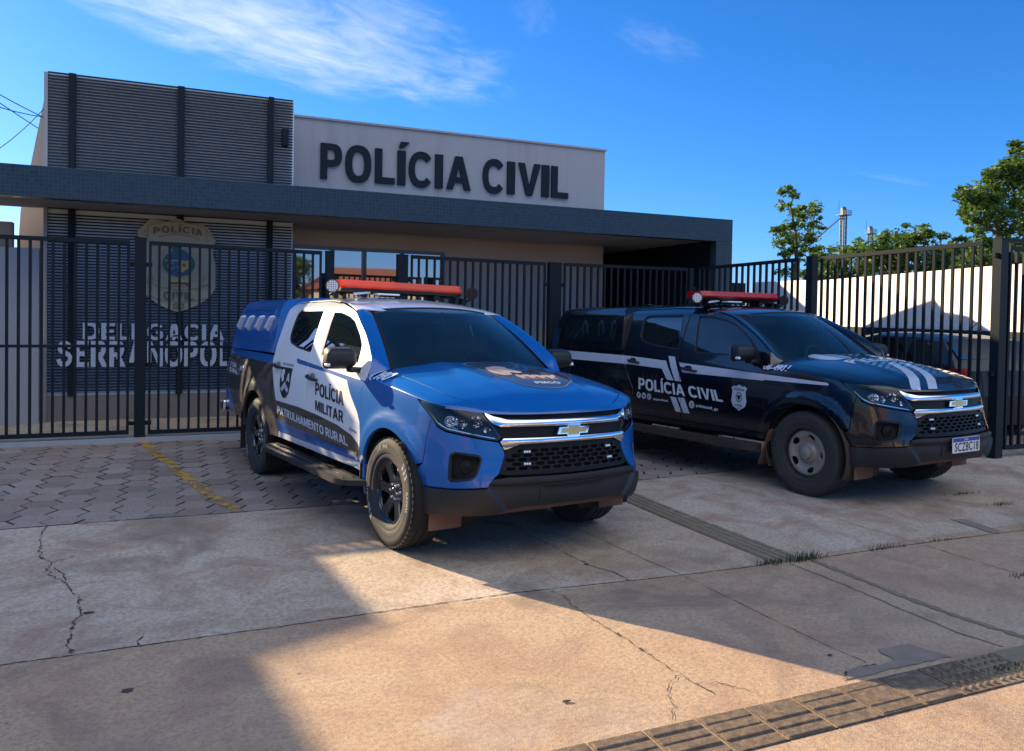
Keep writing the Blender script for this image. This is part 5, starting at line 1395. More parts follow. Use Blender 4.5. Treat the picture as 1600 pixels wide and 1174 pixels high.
    for c,a,b in widths:
        if c=='Í':
            text_on('letter','I',((a,z1),(b,z1),(b,z0),(a,z0)),ff,M['letterdark'],S,off=0,bold=.09,cen=cen,thick=.05).matrix_parent_inverse=si
            mb=MB(); mb.prism([(a+.02,z1+.05),(a+.11,z1+.05),(a+.22,z1+.16),(a+.06,z1+.16)],0,.05,Matrix.Translation((0,YW-.0,0))@Matrix.Rotation(pi/2,4,'X')); o=mb.build('letter',M['letterdark'],S); o.matrix_parent_inverse=si
        else: text_on('letter',c,((a,z1+(.01 if c in 'OC' else 0)),(b,z1+(.01 if c in 'OC' else 0)),(b,z0-(.01 if c in 'OC' else 0)),(a,z0-(.01 if c in 'OC' else 0))),ff,M['letterdark'],S,off=0,bold=.09,cen=cen,thick=.05).matrix_parent_inverse=si
    # pale letters on the louvres
    S=empty('louvre_lettering',(-.3,YL,1.2)); tag(S,'pale blue letters reading DELEGACIA SERRANÓPOLIS on the louvres','sign'); si=Matrix.Translation((.3,-YL,-1.2))
    ff=lambda u,v:(u,YL-.062,v)
    text_on('letters_upper_line','DELEGACIA',((-1.265,1.395),(.672,1.385),(.672,1.145),(-1.265,1.15)),ff,M['letterlight'],S,off=0,bold=.04,spacing=1.12,cen=cen,thick=.018).matrix_parent_inverse=si
    text_on('letters_lower_line','SERRANÓPOLIS',((-1.60,1.13),(1.08,1.12),(1.08,.745),(-1.60,.75)),ff,M['letterlight'],S,off=0,bold=.04,spacing=1.12,cen=cen,thick=.018).matrix_parent_inverse=si
    # shield
    S=empty('police_shield',(.06,YL,2.2)); tag(S,'large beige police shield with coat of arms hung on the louvres','sign'); si=Matrix.Translation((-.06,-YL,-2.2))
    k=1.0; sx=lambda px:.033+(px-403)/807*110*.00953; sz=lambda py:2.985-(py-30)/1174*160*.00925
    def sp(nm,P,m,y,t=.012,rd=0):
        P=[(sx(a),sz(b)) for a,b in P]
        if rd: P=rnd_poly(P,rd,4)
        mb=MB(); mb.prism(P,-t,0,Matrix.Translation((0,y,0))@Matrix.Rotation(pi/2,4,'X')@Matrix.Scale(1,4)); o=mb.build(nm,M[m],S); o.matrix_parent_inverse=si; return o
    OUTL=[(380,30),(470,70),(640,82),(700,120),(800,275),(765,330),(760,450),(790,560),(790,860),(730,960),(620,1050),(500,1110),(380,1150),(260,1110),(140,1040),(50,960),(-30,850),(-30,560),(0,440),(-10,330),(-55,210),(80,50),(150,60),(260,70)]
    sp('shield_plate',OUTL,'shieldgold',YL-.075,.02,.02)
    def line(P,w=6): 
        return [(p[0],p[1]) for p in seg_strip(P,w)]
    for P in ([(60,300),(60,130),(220,80),(400,68),(560,85),(685,140),(685,300)],[(170,262),(280,228),(400,218),(520,235),(600,275)],[(60,800),(200,860),(400,885),(600,865),(740,800)],[(70,960),(200,1010),(400,1030),(560,1010),(700,980)],[(60,800),(85,690),(130,800)],[(680,700),(630,830),(740,800)],[(75,800),(75,955)],[(690,160),(780,260),(690,290)],[(60,180),(-20,240),(60,255)]):
        sp('engraved_line',line(P),'shieldbrown',YL-.097,.002)
    yT=YL-.100
    fs=lambda u,v:(u,yT,v)
    for i,(c,x0,x1) in enumerate((('P',115,185),('O',205,285),('L',308,365),('Í',385,412),('C',430,505),('I',528,552),('A',565,640))):
        m=(x0+x1)/2; dz=((m-385)/270)**2*38
        top=118+dz; bot=198+dz
        if c=='Í':
            text_on('letter','I',((sx(x0),sz(top)),(sx(x1),sz(top)),(sx(x1),sz(bot)),(sx(x0),sz(bot))),fs,M['shieldbrown'],S,off=0,bold=.04,cen=cen).matrix_parent_inverse=si
            sp('letter',[(x0+6,top-8),(x1-2,top-8),(x1+8,top-26),(x0+12,top-26)],'shieldbrown',yT,.001)
        else: text_on('letter',c,((sx(x0),sz(top)),(sx(x1),sz(top+3)),(sx(x1),sz(bot+3)),(sx(x0),sz(bot))),fs,M['shieldbrown'],S,off=0,bold=.04,cen=cen).matrix_parent_inverse=si
    text_on('letter','CIVIL',((sx(225),sz(905)),(sx(550),sz(905)),(sx(550),sz(1000)),(sx(225),sz(1000))),fs,M['shieldbrown'],S,off=0,bold=.04,cen=cen).matrix_parent_inverse=si
    text_on('letter','GO',((sx(330),sz(1045)),(sx(450),sz(1045)),(sx(450),sz(1110)),(sx(330),sz(1110))),fs,M['shieldbrown'],S,off=0,bold=.03,cen=cen).matrix_parent_inverse=si
    el=lambda cx,cy,a,b,t0=0,t1=2*pi,n=24:[(cx+a*cos(t0+(t1-t0)*i/n),cy+b*sin(t0+(t1-t0)*i/n)) for i in range(n)]
    sp('coat_wreath',el(390,570,175,150),'shieldgreen',YL-.096,.004); sp('coat_field',el(390,560,140,165),'shieldblue',YL-.101,.004)
    sp('coat_quarter',[(390,540),(520,540),(500,620),(400,690)],'shieldyellow',YL-.106,.003); sp('coat_band',[(240,530),(530,530),(530,545),(240,545)],'shieldgold',YL-.110,.003)
    sp('coat_diamond',[(425,585),(445,565),(465,585),(445,610)],'shieldred',YL-.110,.003)
    sp('coat_leaf',line(el(305,600,34,38),9),'shieldgold',YL-.110,.003); sp('coat_stroke',line([(370,600),(390,640),(410,675)],9),'shieldgold',YL-.110,.003)
    sp('coat_ribbon',[(260,755),(520,750),(530,790),(270,795)],'shieldyellow',YL-.101,.004); sp('coat_ribbon',[(280,800),(500,800),(500,832),(280,832)],'shieldred',YL-.101,.004); sp('coat_ribbon',[(305,820),(465,820),(465,836),(305,836)],'shieldgold',YL-.106,.004)
    for i in range(7): sp('coat_palm',[(330+18*i-60,330+(abs(i-3))*14),(345+18*i-60,320+(abs(i-3))*14),(380,430)],'shieldgreen',YL-.104-.001*(i%2),.002)
# ================================================================= fences
def make_fences():
    Y=10.8; Zt=2.44
    def gz(x,y): return G(x,y)
    def panel(label,A,Bp,zt,pitch,mid=None,bot=.12,leaf=False,bw=.03,frame=.05):
        A=V((A[0],A[1],0));Bq=V((Bp[0],Bp[1],0)); d=(Bq-A); l=d.length; d.normalize(); c=(A+Bq)/2
        P=empty('metal_fence',(c.x,c.y,gz(c.x,c.y)),atan2(d.y,d.x)); tag(P,label,'fence','black vertical bar fence panels'); h=l/2; zb=-0.; z0=zt[0]-P.location.z; z1=zt[1]-P.location.z
        top=lambda x:z0+(z1-z0)*(x+h)/l
        mb=MB(); mb.bar((-h,0,z0-frame/2),(h,0,z1-frame/2),.04,frame); mb.build('rail',M['fence'],P)
        mb=MB(); mb.bar((-h,0,bot),(h,0,bot),.04,.05); mb.build('rail',M['fence'],P)
        if mid:
            mb=MB(); mb.bar((-h,0,mid),(h,0,mid),.035,.035); mb.build('rail',M['fence'],P)
        mb=MB(); n=max(1,int(round(l/pitch)))
        for i in range(n+1):
            x=-h+l*i/n; x=min(max(x,-h+bw/2),h-bw/2)
            mb.box(x-bw/2,x+bw/2,-.0145,.0145,bot+.026,top(x)-frame-.001)
        mb.build('bars',M['fence'],P); return P
    def post(label,x,y,w,h,rz=0):
        P=empty('fence_post',(x,y,gz(x,y)-.02),rz); tag(P,label,'post','black square fence posts')
        mb=MB(); mb.box(-w/2,w/2,-.05,.05,0,h-.012-P.location.z); mb.build('shaft',M['fence'],P)
        mb=MB(); mb.box(-w/2-.004,w/2+.004,-.054,.054,h-.0115-P.location.z,h-P.location.z); mb.build('cap',M['fence'],P)
        mb=MB()
        for z in (h-.30,.95,.22): mb.box(-w/2-.07,-w/2-.001,-.02,.02,z,z+.05); mb.box(w/2+.001,w/2+.07,-.02,.02,z,z+.05)
        mb.build('hinges',M['fence'],P)
    panel('leftmost fence panel of the gate, in front of the pale wall and the louvres',(-6.2,Y),(-.545,Y),(2.445,2.455),.118,mid=1.19)
    post('fence post beside the yellow line, standing before the shield',-.425,Y+.03,.125,2.50)
    panel('fence panel before the large shield, just left of the blue truck',(-.33,Y),(1.79,Y),(2.46,2.435),.118,mid=1.19)
    post('fence post on the left of the narrow opening behind the light bar',1.90,Y+.02,.11,2.44)
    post('fence post on the right of the narrow opening behind the light bar',2.91,Y+.02,.15,2.44)
    panel('fence panel between the two trucks, before the beige wall',(3.03,Y),(5.14,Y),(2.44,2.425),.118,mid=None,)
    post('wide fence post behind the rear of the black truck',5.30,Y+.02,.20,2.43)
    panel('fence panel behind the roof of the black truck canopy, before the dark carport',(5.45,Y),(7.72,Y),(2.43,2.44),.118)
    post('corner fence post hidden in the dark carport shade',7.79,Y+.02,.08,2.44)
    C=V((7.82,10.72));Q=V((8.51,6.03)); u=(Q-C).normalized()
    a=C+u*.08; b=V((8.125,8.70)); 
    panel('rear side fence panel above the black truck light bar',tuple(a),tuple(b),(2.45,2.50),.115)
    post('wide side fence post directly above the black truck roof',8.145,8.47,.13,2.51,atan2(u.y,u.x)+pi/2)
    a2=V((8.17,8.33)); b2=V((8.485,6.19))
    panel('long side fence panel in front of the white wall and the parked dark car',tuple(a2),tuple(b2),(2.50,2.56),.113)
    post('tall corner gate post at the nose of the black truck',8.54,6.02,.14,2.585,.1)
    P=panel('gate leaf at the right edge of the photo, facing the street',(8.66,6.0),(11.2,6.0),(2.50,2.50),.126)
    mb=MB(); mb.box(-1.33,1.3,-.02,.02,2.545-P.location.z,2.585-P.location.z); mb.build('upper_rail',M['fence'],P)
    # low kerb below the left fence
    mb=MB(); mb.box(-9,7.8,10.72,10.98,-.10,G(0,10.9)+.055); tag(mb.build('fence_kerb',M['render']),kind='structure')
# ================================================================= surroundings
def wall_between(name,pts,th,mat,label,z0=-.1,cat='wall'):
    mb=MB()
    c=V((sum(p[0] for p in pts)/len(pts),sum(p[1] for p in pts)/len(pts)))
    for (x0,y0,h0),(x1,y1,h1) in zip(pts,pts[1:]):
        d=V((x1-x0,y1-y0)).normalized(); n=V((-d.y,d.x))*th/2
        vs=[]
        for x,y,h in ((x0,y0,h0),(x1,y1,h1)):
            for s in (1,-1):
                for z in (z0,h): vs.append((x+n.x*s,y+n.y*s,z))
        mb.add(vs,[(0,1,3,2),(4,6,7,5),(0,4,5,1),(2,3,7,6),(1,5,7,3),(0,2,6,4)])
    return tag(mb.build(name,mat),label,cat)
def leaves(mb,tones,c,rad,n,size,r,dens_=1.):
    """leaf blades scattered in an uneven clump around c"""
    for _ in range(n):
        d=V((r.gauss(0,1),r.gauss(0,1),r.gauss(0,1))).normalized(); q=r.random()**.45
        p=c+V((d.x*rad[0],d.y*rad[1],d.z*rad[2]))*q
        s=size*r.uniform(.6,1.3); a=V((r.gauss(0,1),r.gauss(0,1),r.gauss(0,.6))).normalized(); b=a.cross(V((r.gauss(0,1),r.gauss(0,1),r.gauss(0,1)+.8))).normalized()
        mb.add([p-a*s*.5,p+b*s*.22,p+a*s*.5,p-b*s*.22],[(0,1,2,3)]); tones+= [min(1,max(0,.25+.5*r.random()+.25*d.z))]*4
def tree(name,label,cat,base,branches,clumps,leaf,size,mat,seed,group=None,trunk_r=.1,lean=0.):
    r=random.Random(seed); T=empty(name,base); tag(T,label,cat,group)
    mb=MB()
    for pts,rr in branches: mb.tube(pts,rr,8,caps=True)
    mb.build('trunk',M['bark'],T)
    mb=MB(); tones=[]
    for c,rad,n in clumps:
        c=V(c)
        n=int(n*1.35); k=max(4,int(n/150))
        leaves(mb,tones,c,[x*.85 for x in rad],n//3,size,r)
        for _ in range(k):
            d=V((r.gauss(0,1),r.gauss(0,1),r.gauss(0,1))).normalized(); cc=c+V((d.x*rad[0],d.y*rad[1],d.z*rad[2]))*r.uniform(.45,1.25)
            leaves(mb,tones,cc,[x*r.uniform(.20,.42) for x in rad],int(n*2/3/k),size,r)
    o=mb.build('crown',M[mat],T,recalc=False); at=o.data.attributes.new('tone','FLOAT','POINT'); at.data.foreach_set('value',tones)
    return T
def make_trees():
    # young street tree (pixel scale about .047 m)
    bx,by=22.25,24.0
    br=[([(0,0,-.1),(0,0,2.5),(.02,0,4.2),(-.05,0,5.0),(-.35,0,6.0),(-.15,0,6.6)],[.12,.10,.07,.05,.035,.015]),
        ([(.02,0,4.0),(.4,0,4.6),(.8,.1,5.3),(1.0,0,6.0)],[.05,.04,.03,.012]),([(0,0,3.6),(-.5,.1,4.3),(-1.0,0,4.9)],[.05,.035,.012]),([(0,0,3.2),(.6,-.1,3.7),(1.0,0,4.0)],[.04,.03,.01]),([(0,0,3.0),(-.5,-.1,3.4)],[.03,.01])]
    cl=[((-.45,0,6.55),(.55,.4,.28),330),((-.75,0,5.95),(.35,.4,.22),130),((.25,0,5.75),(.65,.6,.40),480),((.95,0,6.05),(.30,.4,.38),260),((-.75,0,4.95),(.60,.5,.38),420),((-.15,0,4.75),(.6,.6,.40),420),((.75,0,4.95),(.50,.5,.38),340),((.95,0,5.35),(.35,.4,.25),160),((.85,0,4.02),(.50,.5,.25),260),((.1,0,4.2),(.4,.4,.25),120),((-.6,0,4.1),(.3,.4,.2),120),((-.55,0,3.45),(.4,.4,.25),170),((.3,0,5.25),(.6,.5,.3),260),((-.3,.1,5.35),(.35,.3,.25),120),((.5,0,4.5),(.5,.4,.28),220),((-.9,0,4.55),(.4,.4,.3),160),((.6,0,5.85),(.45,.4,.35),220)]
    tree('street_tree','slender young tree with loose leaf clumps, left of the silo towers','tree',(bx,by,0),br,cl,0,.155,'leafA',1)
    # hedge-like trees behind the white wall, and the big spreading tree
    def blob(label,x,y,zs,n,seed,size=.20,mat='leafB',nm='garden_tree',trunks=True,r0=1.1):
        r=random.Random(seed); cl=[]; br=[([(0,0,-.1),(0,0,1.6),(r.uniform(-.3,.3),0,2.6)],[.14,.12,.08])]
        for (cx,cz,rx,rz) in zs:
            cl.append(((cx,r.uniform(-.5,.5),cz),(rx,min(rx,1.2),rz),int(n*rx*rz)))
            br.append(([(0,0,2.0),(cx*.5,0,(2+cz)/2),(cx,0,cz)],[.07,.05,.015]))
        tree(nm,label,'tree',(x,y,0),br,cl,0,size,mat,seed,'trees behind the white wall')
    # (x,y) on a line X=26; screen x grows as Y falls
    blob('low bushy tree at the far left behind the white wall, below the shorter tower',25.4,25.3,[(-.4,3.4,.9,.8),(.4,3.9,1.0,.65),(-.3,4.2,.8,.45)],850,21)
    blob('rounded bushy tree behind the white wall, between the tower and the tallest crown',25.6,23.2,[(-.7,4.2,1.0,.8),(.4,4.5,1.0,.85),(0,3.3,1.4,.8),(.9,3.9,.8,.8)],900,22)
    blob('leafy tree behind the white wall, just left of the big spreading tree',26.0,21.2,[(-.6,4.2,.9,.8),(.3,4.7,.7,.55),(.4,3.6,1.1,.8),(-.2,5.05,.5,.35)],900,23,mat='leafA')
    blob('short dense tree squeezed between the tower tree and the wall top',25.2,24.3,[(-.5,3.6,.9,.8),(.5,4.0,.9,.7),(0,4.5,.8,.4)],850,24)
    blob('dense garden tree in the middle of the row behind the white wall',25.9,22.2,[(-.5,4.5,.9,.7),(.5,4.0,1.0,.9),(-.2,3.4,1.2,.7),(.3,5.0,.6,.35)],850,25)
    blob('small leafy tree at the foot of the big spreading tree',26.2,20.3,[(-.5,3.9,.9,.8),(.4,4.3,.9,.6),(0,3.3,1.2,.6)],800,26)
    bx,by=27.0,18.2
    br=[([(0,0,-.1),(0,0,1.8),(-.1,0,2.8)],[.26,.22,.18]),([(-.1,0,2.7),(-.9,.2,4.0),(-1.5,0,5.2),(-1.9,0,5.9)],[.13,.10,.06,.02]),([(-.1,0,2.7),(.2,0,4.4),(.1,0,6.2),(-.1,0,7.2)],[.15,.11,.07,.02]),
        ([(-.1,0,2.7),(1.0,0,4.2),(2.0,0,6.0),(2.3,0,7.2)],[.14,.11,.07,.02]),([(-1.2,0,4.6),(-2.1,0,4.9),(-2.7,0,5.2)],[.06,.04,.015]),([(.15,0,5),(-.6,0,6.0),(-.9,0,6.8)],[.05,.035,.015]),([(-.5,0,3.4),(-1.6,0,3.6),(-2.4,0,3.9)],[.05,.035,.015]),([(.5,0,3.7),(1.6,0,4.0),(2.6,0,4.3)],[.05,.035,.015])]
    cl=[((-2.3,0,5.3),(.75,.6,.5),520),((-1.7,.3,6.0),(.9,.7,.55),700),((-.9,0,6.6),(.9,.7,.5),650),((-.1,0,7.3),(.8,.7,.5),560),((.8,0,7.5),(.8,.6,.45),420),((.2,0,6.0),(1.0,.8,.6),800),((-1.0,0,5.0),(.9,.8,.45),520),((-2.0,0,4.2),(.8,.7,.45),450),((.3,0,4.6),(1.2,.9,.5),700),((1.6,0,5.4),(1.1,.9,.8),800),((2.2,0,6.8),(1.1,.9,.8),800),((1.8,0,3.9),(1.1,.9,.5),500),((-.4,0,3.7),(1.0,.9,.4),400),((-2.7,0,5.9),(.45,.5,.3),180),((-1.3,.2,5.5),(.8,.7,.5),520),((-.4,0,6.7),(.7,.6,.5),420),((.9,0,6.8),(.9,.8,.6),600),((-2.5,0,3.7),(.8,.7,.5),420),((-1.2,0,3.9),(1.0,.8,.5),560),((.8,0,3.8),(1.2,.9,.6),600)]
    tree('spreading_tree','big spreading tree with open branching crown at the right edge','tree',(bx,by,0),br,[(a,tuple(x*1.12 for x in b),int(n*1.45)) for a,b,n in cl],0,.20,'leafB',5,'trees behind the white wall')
def make_far():
    # grain elevator towers
    for nm,x,y,zt,lab,w in (('elevator_tower',154,150,30.5,'taller steel grain elevator tower with round head and walkway',1.6),('elevator_tower',185,170,29.4,'shorter steel grain elevator tower, to the right of the taller one',1.5)):
        E_=empty(nm,(x,y,0)); tag(E_,lab,'tower','grain elevator towers')
        mb=MB(); h=w/2
        for sx in (-1,1):
            for sy in (-1,1): mb.bar((sx*h*.62,sy*h*.62,0),(sx*h*.62,sy*h*.62,zt-2.2),.28,.28)
        z=0
        while z<zt-3:
            mb.bar((-h*.62,-h*.62,z),(h*.62,-h*.62,z),.14,.14); mb.bar((-h*.62,h*.62,z),(h*.62,h*.62,z),.14,.14); mb.bar((-h*.62,-h*.62,z),(h*.62,-h*.62,z+1.2),.1,.1); z+=1.2
        mb.build('lattice',M['metalgalv'],E_)
        mb=MB(); mb.box(-.30,.12,-.25,.25,0,zt-2.4); mb.build('leg_casing',M['metalgalv'],E_)
        mb=MB(); mb.box(-h*1.7,h*1.9,-h*1.5,h*1.5,zt-2.6,zt-2.4)
        for a in range(8):
            xx=-h*1.7+a*h*3.6/7; mb.bar((xx,-h*1.5,zt-2.4),(xx,-h*1.5,zt-1.4),.08,.08)
        mb.bar((-h*1.7,-h*1.5,zt-1.4),(h*1.9,-h*1.5,zt-1.4),.1,.1); mb.bar((-h*1.7,-h*1.5,zt-1.9),(h*1.9,-h*1.5,zt-1.9),.08,.08)
        mb.build('walkway',M['metalgalv'],E_)
        mb=MB(); mb.lathe([(0,-.4),(.56,-.4),(.64,-.32),(.64,.32),(.56,.4),(0,.4)],20,Matrix.Translation((0,0,zt-1.0))); mb.box(-.64,.64,-.38,.38,zt-2.4,zt-1.0); mb.build('head_housing',M['metalgalv'],E_)
        mb=MB(); mb.tube([(-1.6,0,zt-1.4),(-1.6,0,zt+1.2)],.06,5); mb.build('lightning_rod',M['wire'],E_)
        mb=MB(); a=V((-h,0,zt-3.2)) if nm and zt>30 else V((-h,0,zt-4.6)); b=a+(V((-14.5,0,-10.5)) if zt>30 else V((-9,0,-6.5)))
        mb.bar(a,b,.24,.24); mb.bar(a+V((0,0,.6)),b+V((0,0,.6)),.05,.05)
        for i in range(9):
            p=a.lerp(b,i/8); mb.bar(p,p+V((0,0,.6)),.05,.05)
        mb.build('conveyor_chute',M['metalgalv'],E_)
    # white boundary wall at the right and its darker near end
    wall_between('boundary_wall',[(19.05,22.36,2.92),(18.06,18.96,2.85),(17.86,18.27,2.80)],.25,M['whitewall'],'grey shaded stretch of boundary wall seen above the black truck light bar')
    wall_between('boundary_wall',[(17.84,18.20,2.80),(15.85,11.485,2.81),(14.6,7.2,2.80)],.25,M['whitewall'],'sunlit rough white boundary wall behind the side fence')
    A=V((17.84,18.20));B=V((14.6,7.2)); d=(B-A).normalized(); n=V((d.y,-d.x)); n=n if n.x<0 else -n
    o=n*.17
    mb=MB()
    for z0,z1 in ((1.13,1.45),(1.02,1.045),(.64,.90)):
        vs=[]
        for p in (A,B):
            for s in (.135,.18):
                for z in (z0,z1): q=p+n*s; vs.append((q.x,q.y,z))
        mb.add(vs,[(0,1,3,2),(4,6,7,5),(0,4,5,1),(2,3,7,6),(1,5,7,3),(0,2,6,4)])
    tag(mb.build('guard_rail',M['louvre_post']),'pair of dark horizontal rails fixed low on the white boundary wall','rail')
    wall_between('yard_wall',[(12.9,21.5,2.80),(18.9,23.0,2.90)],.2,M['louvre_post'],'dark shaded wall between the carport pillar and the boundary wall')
    # left: low wall in the opening; unseen house front added to shade the drive
    wall_between('yard_wall',[(-12,13.35,2.83),(-2.20,13.35,2.83)],.2,M['brownwall'],'low brown wall seen below the canopy at the far left')
    wall_between('yard_wall',[(-9,12.9,2.44),(-1.80,12.9,2.44)],.15,M['render'],'pale grey wall right behind the leftmost fence panel')
    H=empty('added_shade_house',(-8,13.1,0)); tag(H,'unseen stepped house front added left of the police station to shade the drive','building')
    mb=MB(); P=[(-13,-.1),(-2.60,-.1),(-2.60,3.38),(-3.75,3.40),(-4.46,4.05),(-5.20,4.15),(-5.26,4.16),(-5.62,4.52),(-6.3,5.2),(-7,6),(-13,6)]
    mb.prism([(x+8,z) for x,z in P],-.18,-.0,Matrix.Translation((0,0,0))@Matrix.Rotation(pi/2,4,'X')); mb.box(-5,3.6,.182,7,-.1,3.0); 
    o=mb.build('walls',M['beige'],H)
    mb=MB(); mb.box(-4,-2,-.03,-.005,.9,2.1) ; mb.build('window',M['winglass'],H)
    R=empty('added_shade_gable',(12,17.6,0)); tag(R,'gabled block added behind the carport to shade the white wall, hidden by the police station','house')  # hidden gable added to cast the roof-shaped shadow on the white wall
    mb=MB(); P=[(-2.4,-.1),(2.05,-.1),(2.05,3.65),(1.37,4.22),(1.05,4.08),(.4,4.32),(-2.4,4.32)]
    mb.prism(P,-3.0,0,Matrix.Translation((0,0,0))@Matrix.Rotation(pi/2,4,'X')); mb.build('walls',M['brownwall'],R)
    Q=empty('added_shade_block',(16,27.5,0)); tag(Q,'tall plain block added far behind the carport to shade the boundary wall, hidden by the police station','building')  # unseen block added to put the boundary wall's far end in shade
    mb=MB(); mb.box(-4.5,4.6,-.5,6,-.1,5.65); mb.build('walls',M['brownwall'],Q); mb=MB(); mb.box(-1,1,-.55,-.505,1.5,3.); mb.build('window',M['winframe'],Q)
    # power lines
    def cable(label,a,b,sag,r=.007):
        a=V(a);b=V(b); mb=MB(); pts=[a.lerp(b,i/16)-V((0,0,sag*4*(i/16)*(1-i/16))) for i in range(17)]; mb.tube(pts,r,6); tag(mb.build('power_cable',M['wire'],recalc=False),label,'cable','overhead cables')
    cable('upper cable running to the corner of the louvred tower',(-4.5,10.3,6.05),(-1.80,13.5,4.40),.25)
    cable('second cable sagging to the corner of the louvred tower',(-4.5,10.0,5.6),(-1.80,13.5,4.42),.45)
    cable('straight cable descending behind the raked wing wall',(-5.2,11.0,6.2),(-1.85,13.9,4.25),.02)
    cable('pale drooping cable crossing the canopy edge at the left',(-2.6,11.6,3.20),(-1.86,13.7,4.6),.12,.006)
    cable('short cable crossing the top right corner of the sky',(6.2,7.6,7.3),(12,7.0,7.6),.15,.012)
    # the street opposite, mirrored in glass and chrome
    for i,(x,y,w,h,lab) in enumerate(((-3,-30,11,3.4,'low house with tiled roof across the street, straight opposite the fence'),(13,-31,9,3.2,'low house with tiled roof across the street, farther right'),(-18,-30,9,3.3,'low house with tiled roof across the street, farther left'))):
        Hh=empty('street_house',(x,y,0)); tag(Hh,lab,'house','houses across the street')
        mb=MB(); mb.box(-w/2,w/2,-4,4,-.1,h); mb.build('wall',M['house_wall'],Hh)
        mb=MB(); mb.add([(-w/2-.5,4.5,h-.1),(w/2+.5,4.5,h-.1),(w/2+.5,-4.5,h-.1),(-w/2-.5,-4.5,h-.1),(-w/2+2.5,0,h+1.7),(w/2-2.5,0,h+1.7)],[(0,1,5,4),(2,3,4,5),(3,0,4),(1,2,5),(0,3,2,1)]); mb.build('roof',M['rooftile'],Hh)
        mb=MB(); mb.box(-2.4,-1,4.005,4.05,.9,2.1); mb.box(1.2,2.2,4.005,4.05,0,2.1); mb.build('window',M['winframe'],Hh)
    r=random.Random(9)
    for i,(x,y,s,lab) in enumerate(((6.5,-27,1.1,'dense street tree across the road between two houses'),(22,-24,1.3,'dense street tree across the road at the far right'),(-10.5,-27,1.1,'dense street tree across the road at the left'),(32,-14,1.3,'dense street tree at the far right end of the street'))):
        cl=[((r.uniform(-1.2,1.2)*s,r.uniform(-1,1)*s,(3.2+r.uniform(-.7,1.6))*s),(1.3*s,1.3*s,.9*s),420) for _ in range(7)]
        tree('street_tree',lab,'tree',(x,y,0),[([(0,0,-.1),(0,0,2.2*s),(.2,0,3.4*s)],[.2,.16,.06])],cl,0,.34,'leafB',60+i,'trees across the street')
def make_suv():
    """dark parked car behind the side fence, only partly seen through the bars"""
    S=empty('parked_car',(10.62,8.95,.03),atan2(7.24-10.36,10.374-10.894)); tag(S,'dark parked hatchback behind the side fence, seen through the bars','car')
    # local x along the car (front at -x, rear hatch at +x); widths about 1.7
    top=[(-2.0,.70),(-1.95,.80),(-1.5,.92),(-1.05,.98),(-.35,1.36),(.1,1.43),(.9,1.42),(1.45,1.36),(1.72,1.12),(1.85,.95),(1.88,.60)]
    def sec(x,z):
        return .84-.0*z if z<.9 else .84-.42*(z-.9)
    def sf(u,v): return (u,-(sec(u,v)-.10*max(0,abs(u)-1.3)**2),v)
    def arcS(cx): return [(cx+.34*cos(radians(a)),.31+.34*sin(radians(a))) for a in range(-10,191,12)]
    base=[(-2.0,.25)]+[(x,z) for x,z in arcS(-1.25)[::-1] if z>.25]+[(x,z) for x,z in arcS(1.15)[::-1] if z>.25]+[(1.88,.25)]
    P=base+[(x,z-.05) for x,z in top[::-1]]
    W1=[(-.92,.95),(-.34,1.28),(.08,1.345),(.08,.97)]; W2=[(.16,.97),(.16,1.35),(.75,1.345),(.75,.99)]; W3=[(.83,1.0),(.83,1.34),(1.2,1.31),(1.42,1.06)]
    for sg in (-1,1):
        f=lambda u,v:(lambda p:(p[0],sg*-p[1],p[2]))(sf(u,v)); cen=lambda p:(p.x,0,p.z)
        o=patch('body_side',P,f,M['suv_black'],S,holes=[W1,W2,W3],step=.12,rim=.03,cen=cen)
        for Wd in (W1,W2,W3): patch('side_window',Wd,f,M['glass_dark'],S,step=.2,rim=0,off=-.015,cen=cen)
    mb=MB(); L=[]
    for x,z in top:
        zz=z-.05; y=sec(x,zz)-.10*max(0,abs(x)-1.3)**2; L.append([(x,-y,zz),(x,-y*.8,z-.005),(x,0,z+.01),(x,y*.8,z-.005),(x,y,zz)])
    vs=[p for q in L for p in q]; fs=[(i*5+j,i*5+j+1,i*5+j+6,i*5+j+5) for i in range(len(L)-1) for j in range(4)]
    mb.add(vs,fs,True); mb.box(-1.95,1.86,-.80,.80,.22,.62); mb.build('body_shell',M['suv_black'],S,sharp=30)
    mb=MB(); mb.add([(1.46,-.62,1.345),(1.46,.62,1.345),(1.74,.68,1.10),(1.74,-.68,1.10)],[(0,1,2,3)]); mb.build('rear_window',M['winglass'],S,recalc=False)
    mb=MB(); mb.tube([(.95,.2,1.43),(1.12,.2,1.60)],.006,6); mb.build('aerial',M['wire'],S)
    for sg in (-1,1):
        mb=MB(); mb.box(1.70,1.86,min(sg*.62,sg*.80),max(sg*.62,sg*.80),.72,.98,bev=.02); mb.build('tail_lamp',M['lens_red'],S)
        for cx in (-1.25,1.15):
            w=empty('wheel'); w.parent=S; w.location=(cx,sg*.74,.30)
            mb=MB(); mb.lathe([(.19,-.09),(.27,-.10),(.30,-.07),(.305,0),(.30,.07),(.27,.10),(.19,.09)],32,close=True); mb.build('tyre',M['rubber'],w)
            mb=MB(); mb.lathe([(0,sg*.06),(.12,sg*.075),(.19,sg*.09)],24); mb.build('rim',M['steelwheel'],w)
mats(); env_mats()
make_ground(); make_building(); make_fences(); make_far(); make_trees(); make_suv()
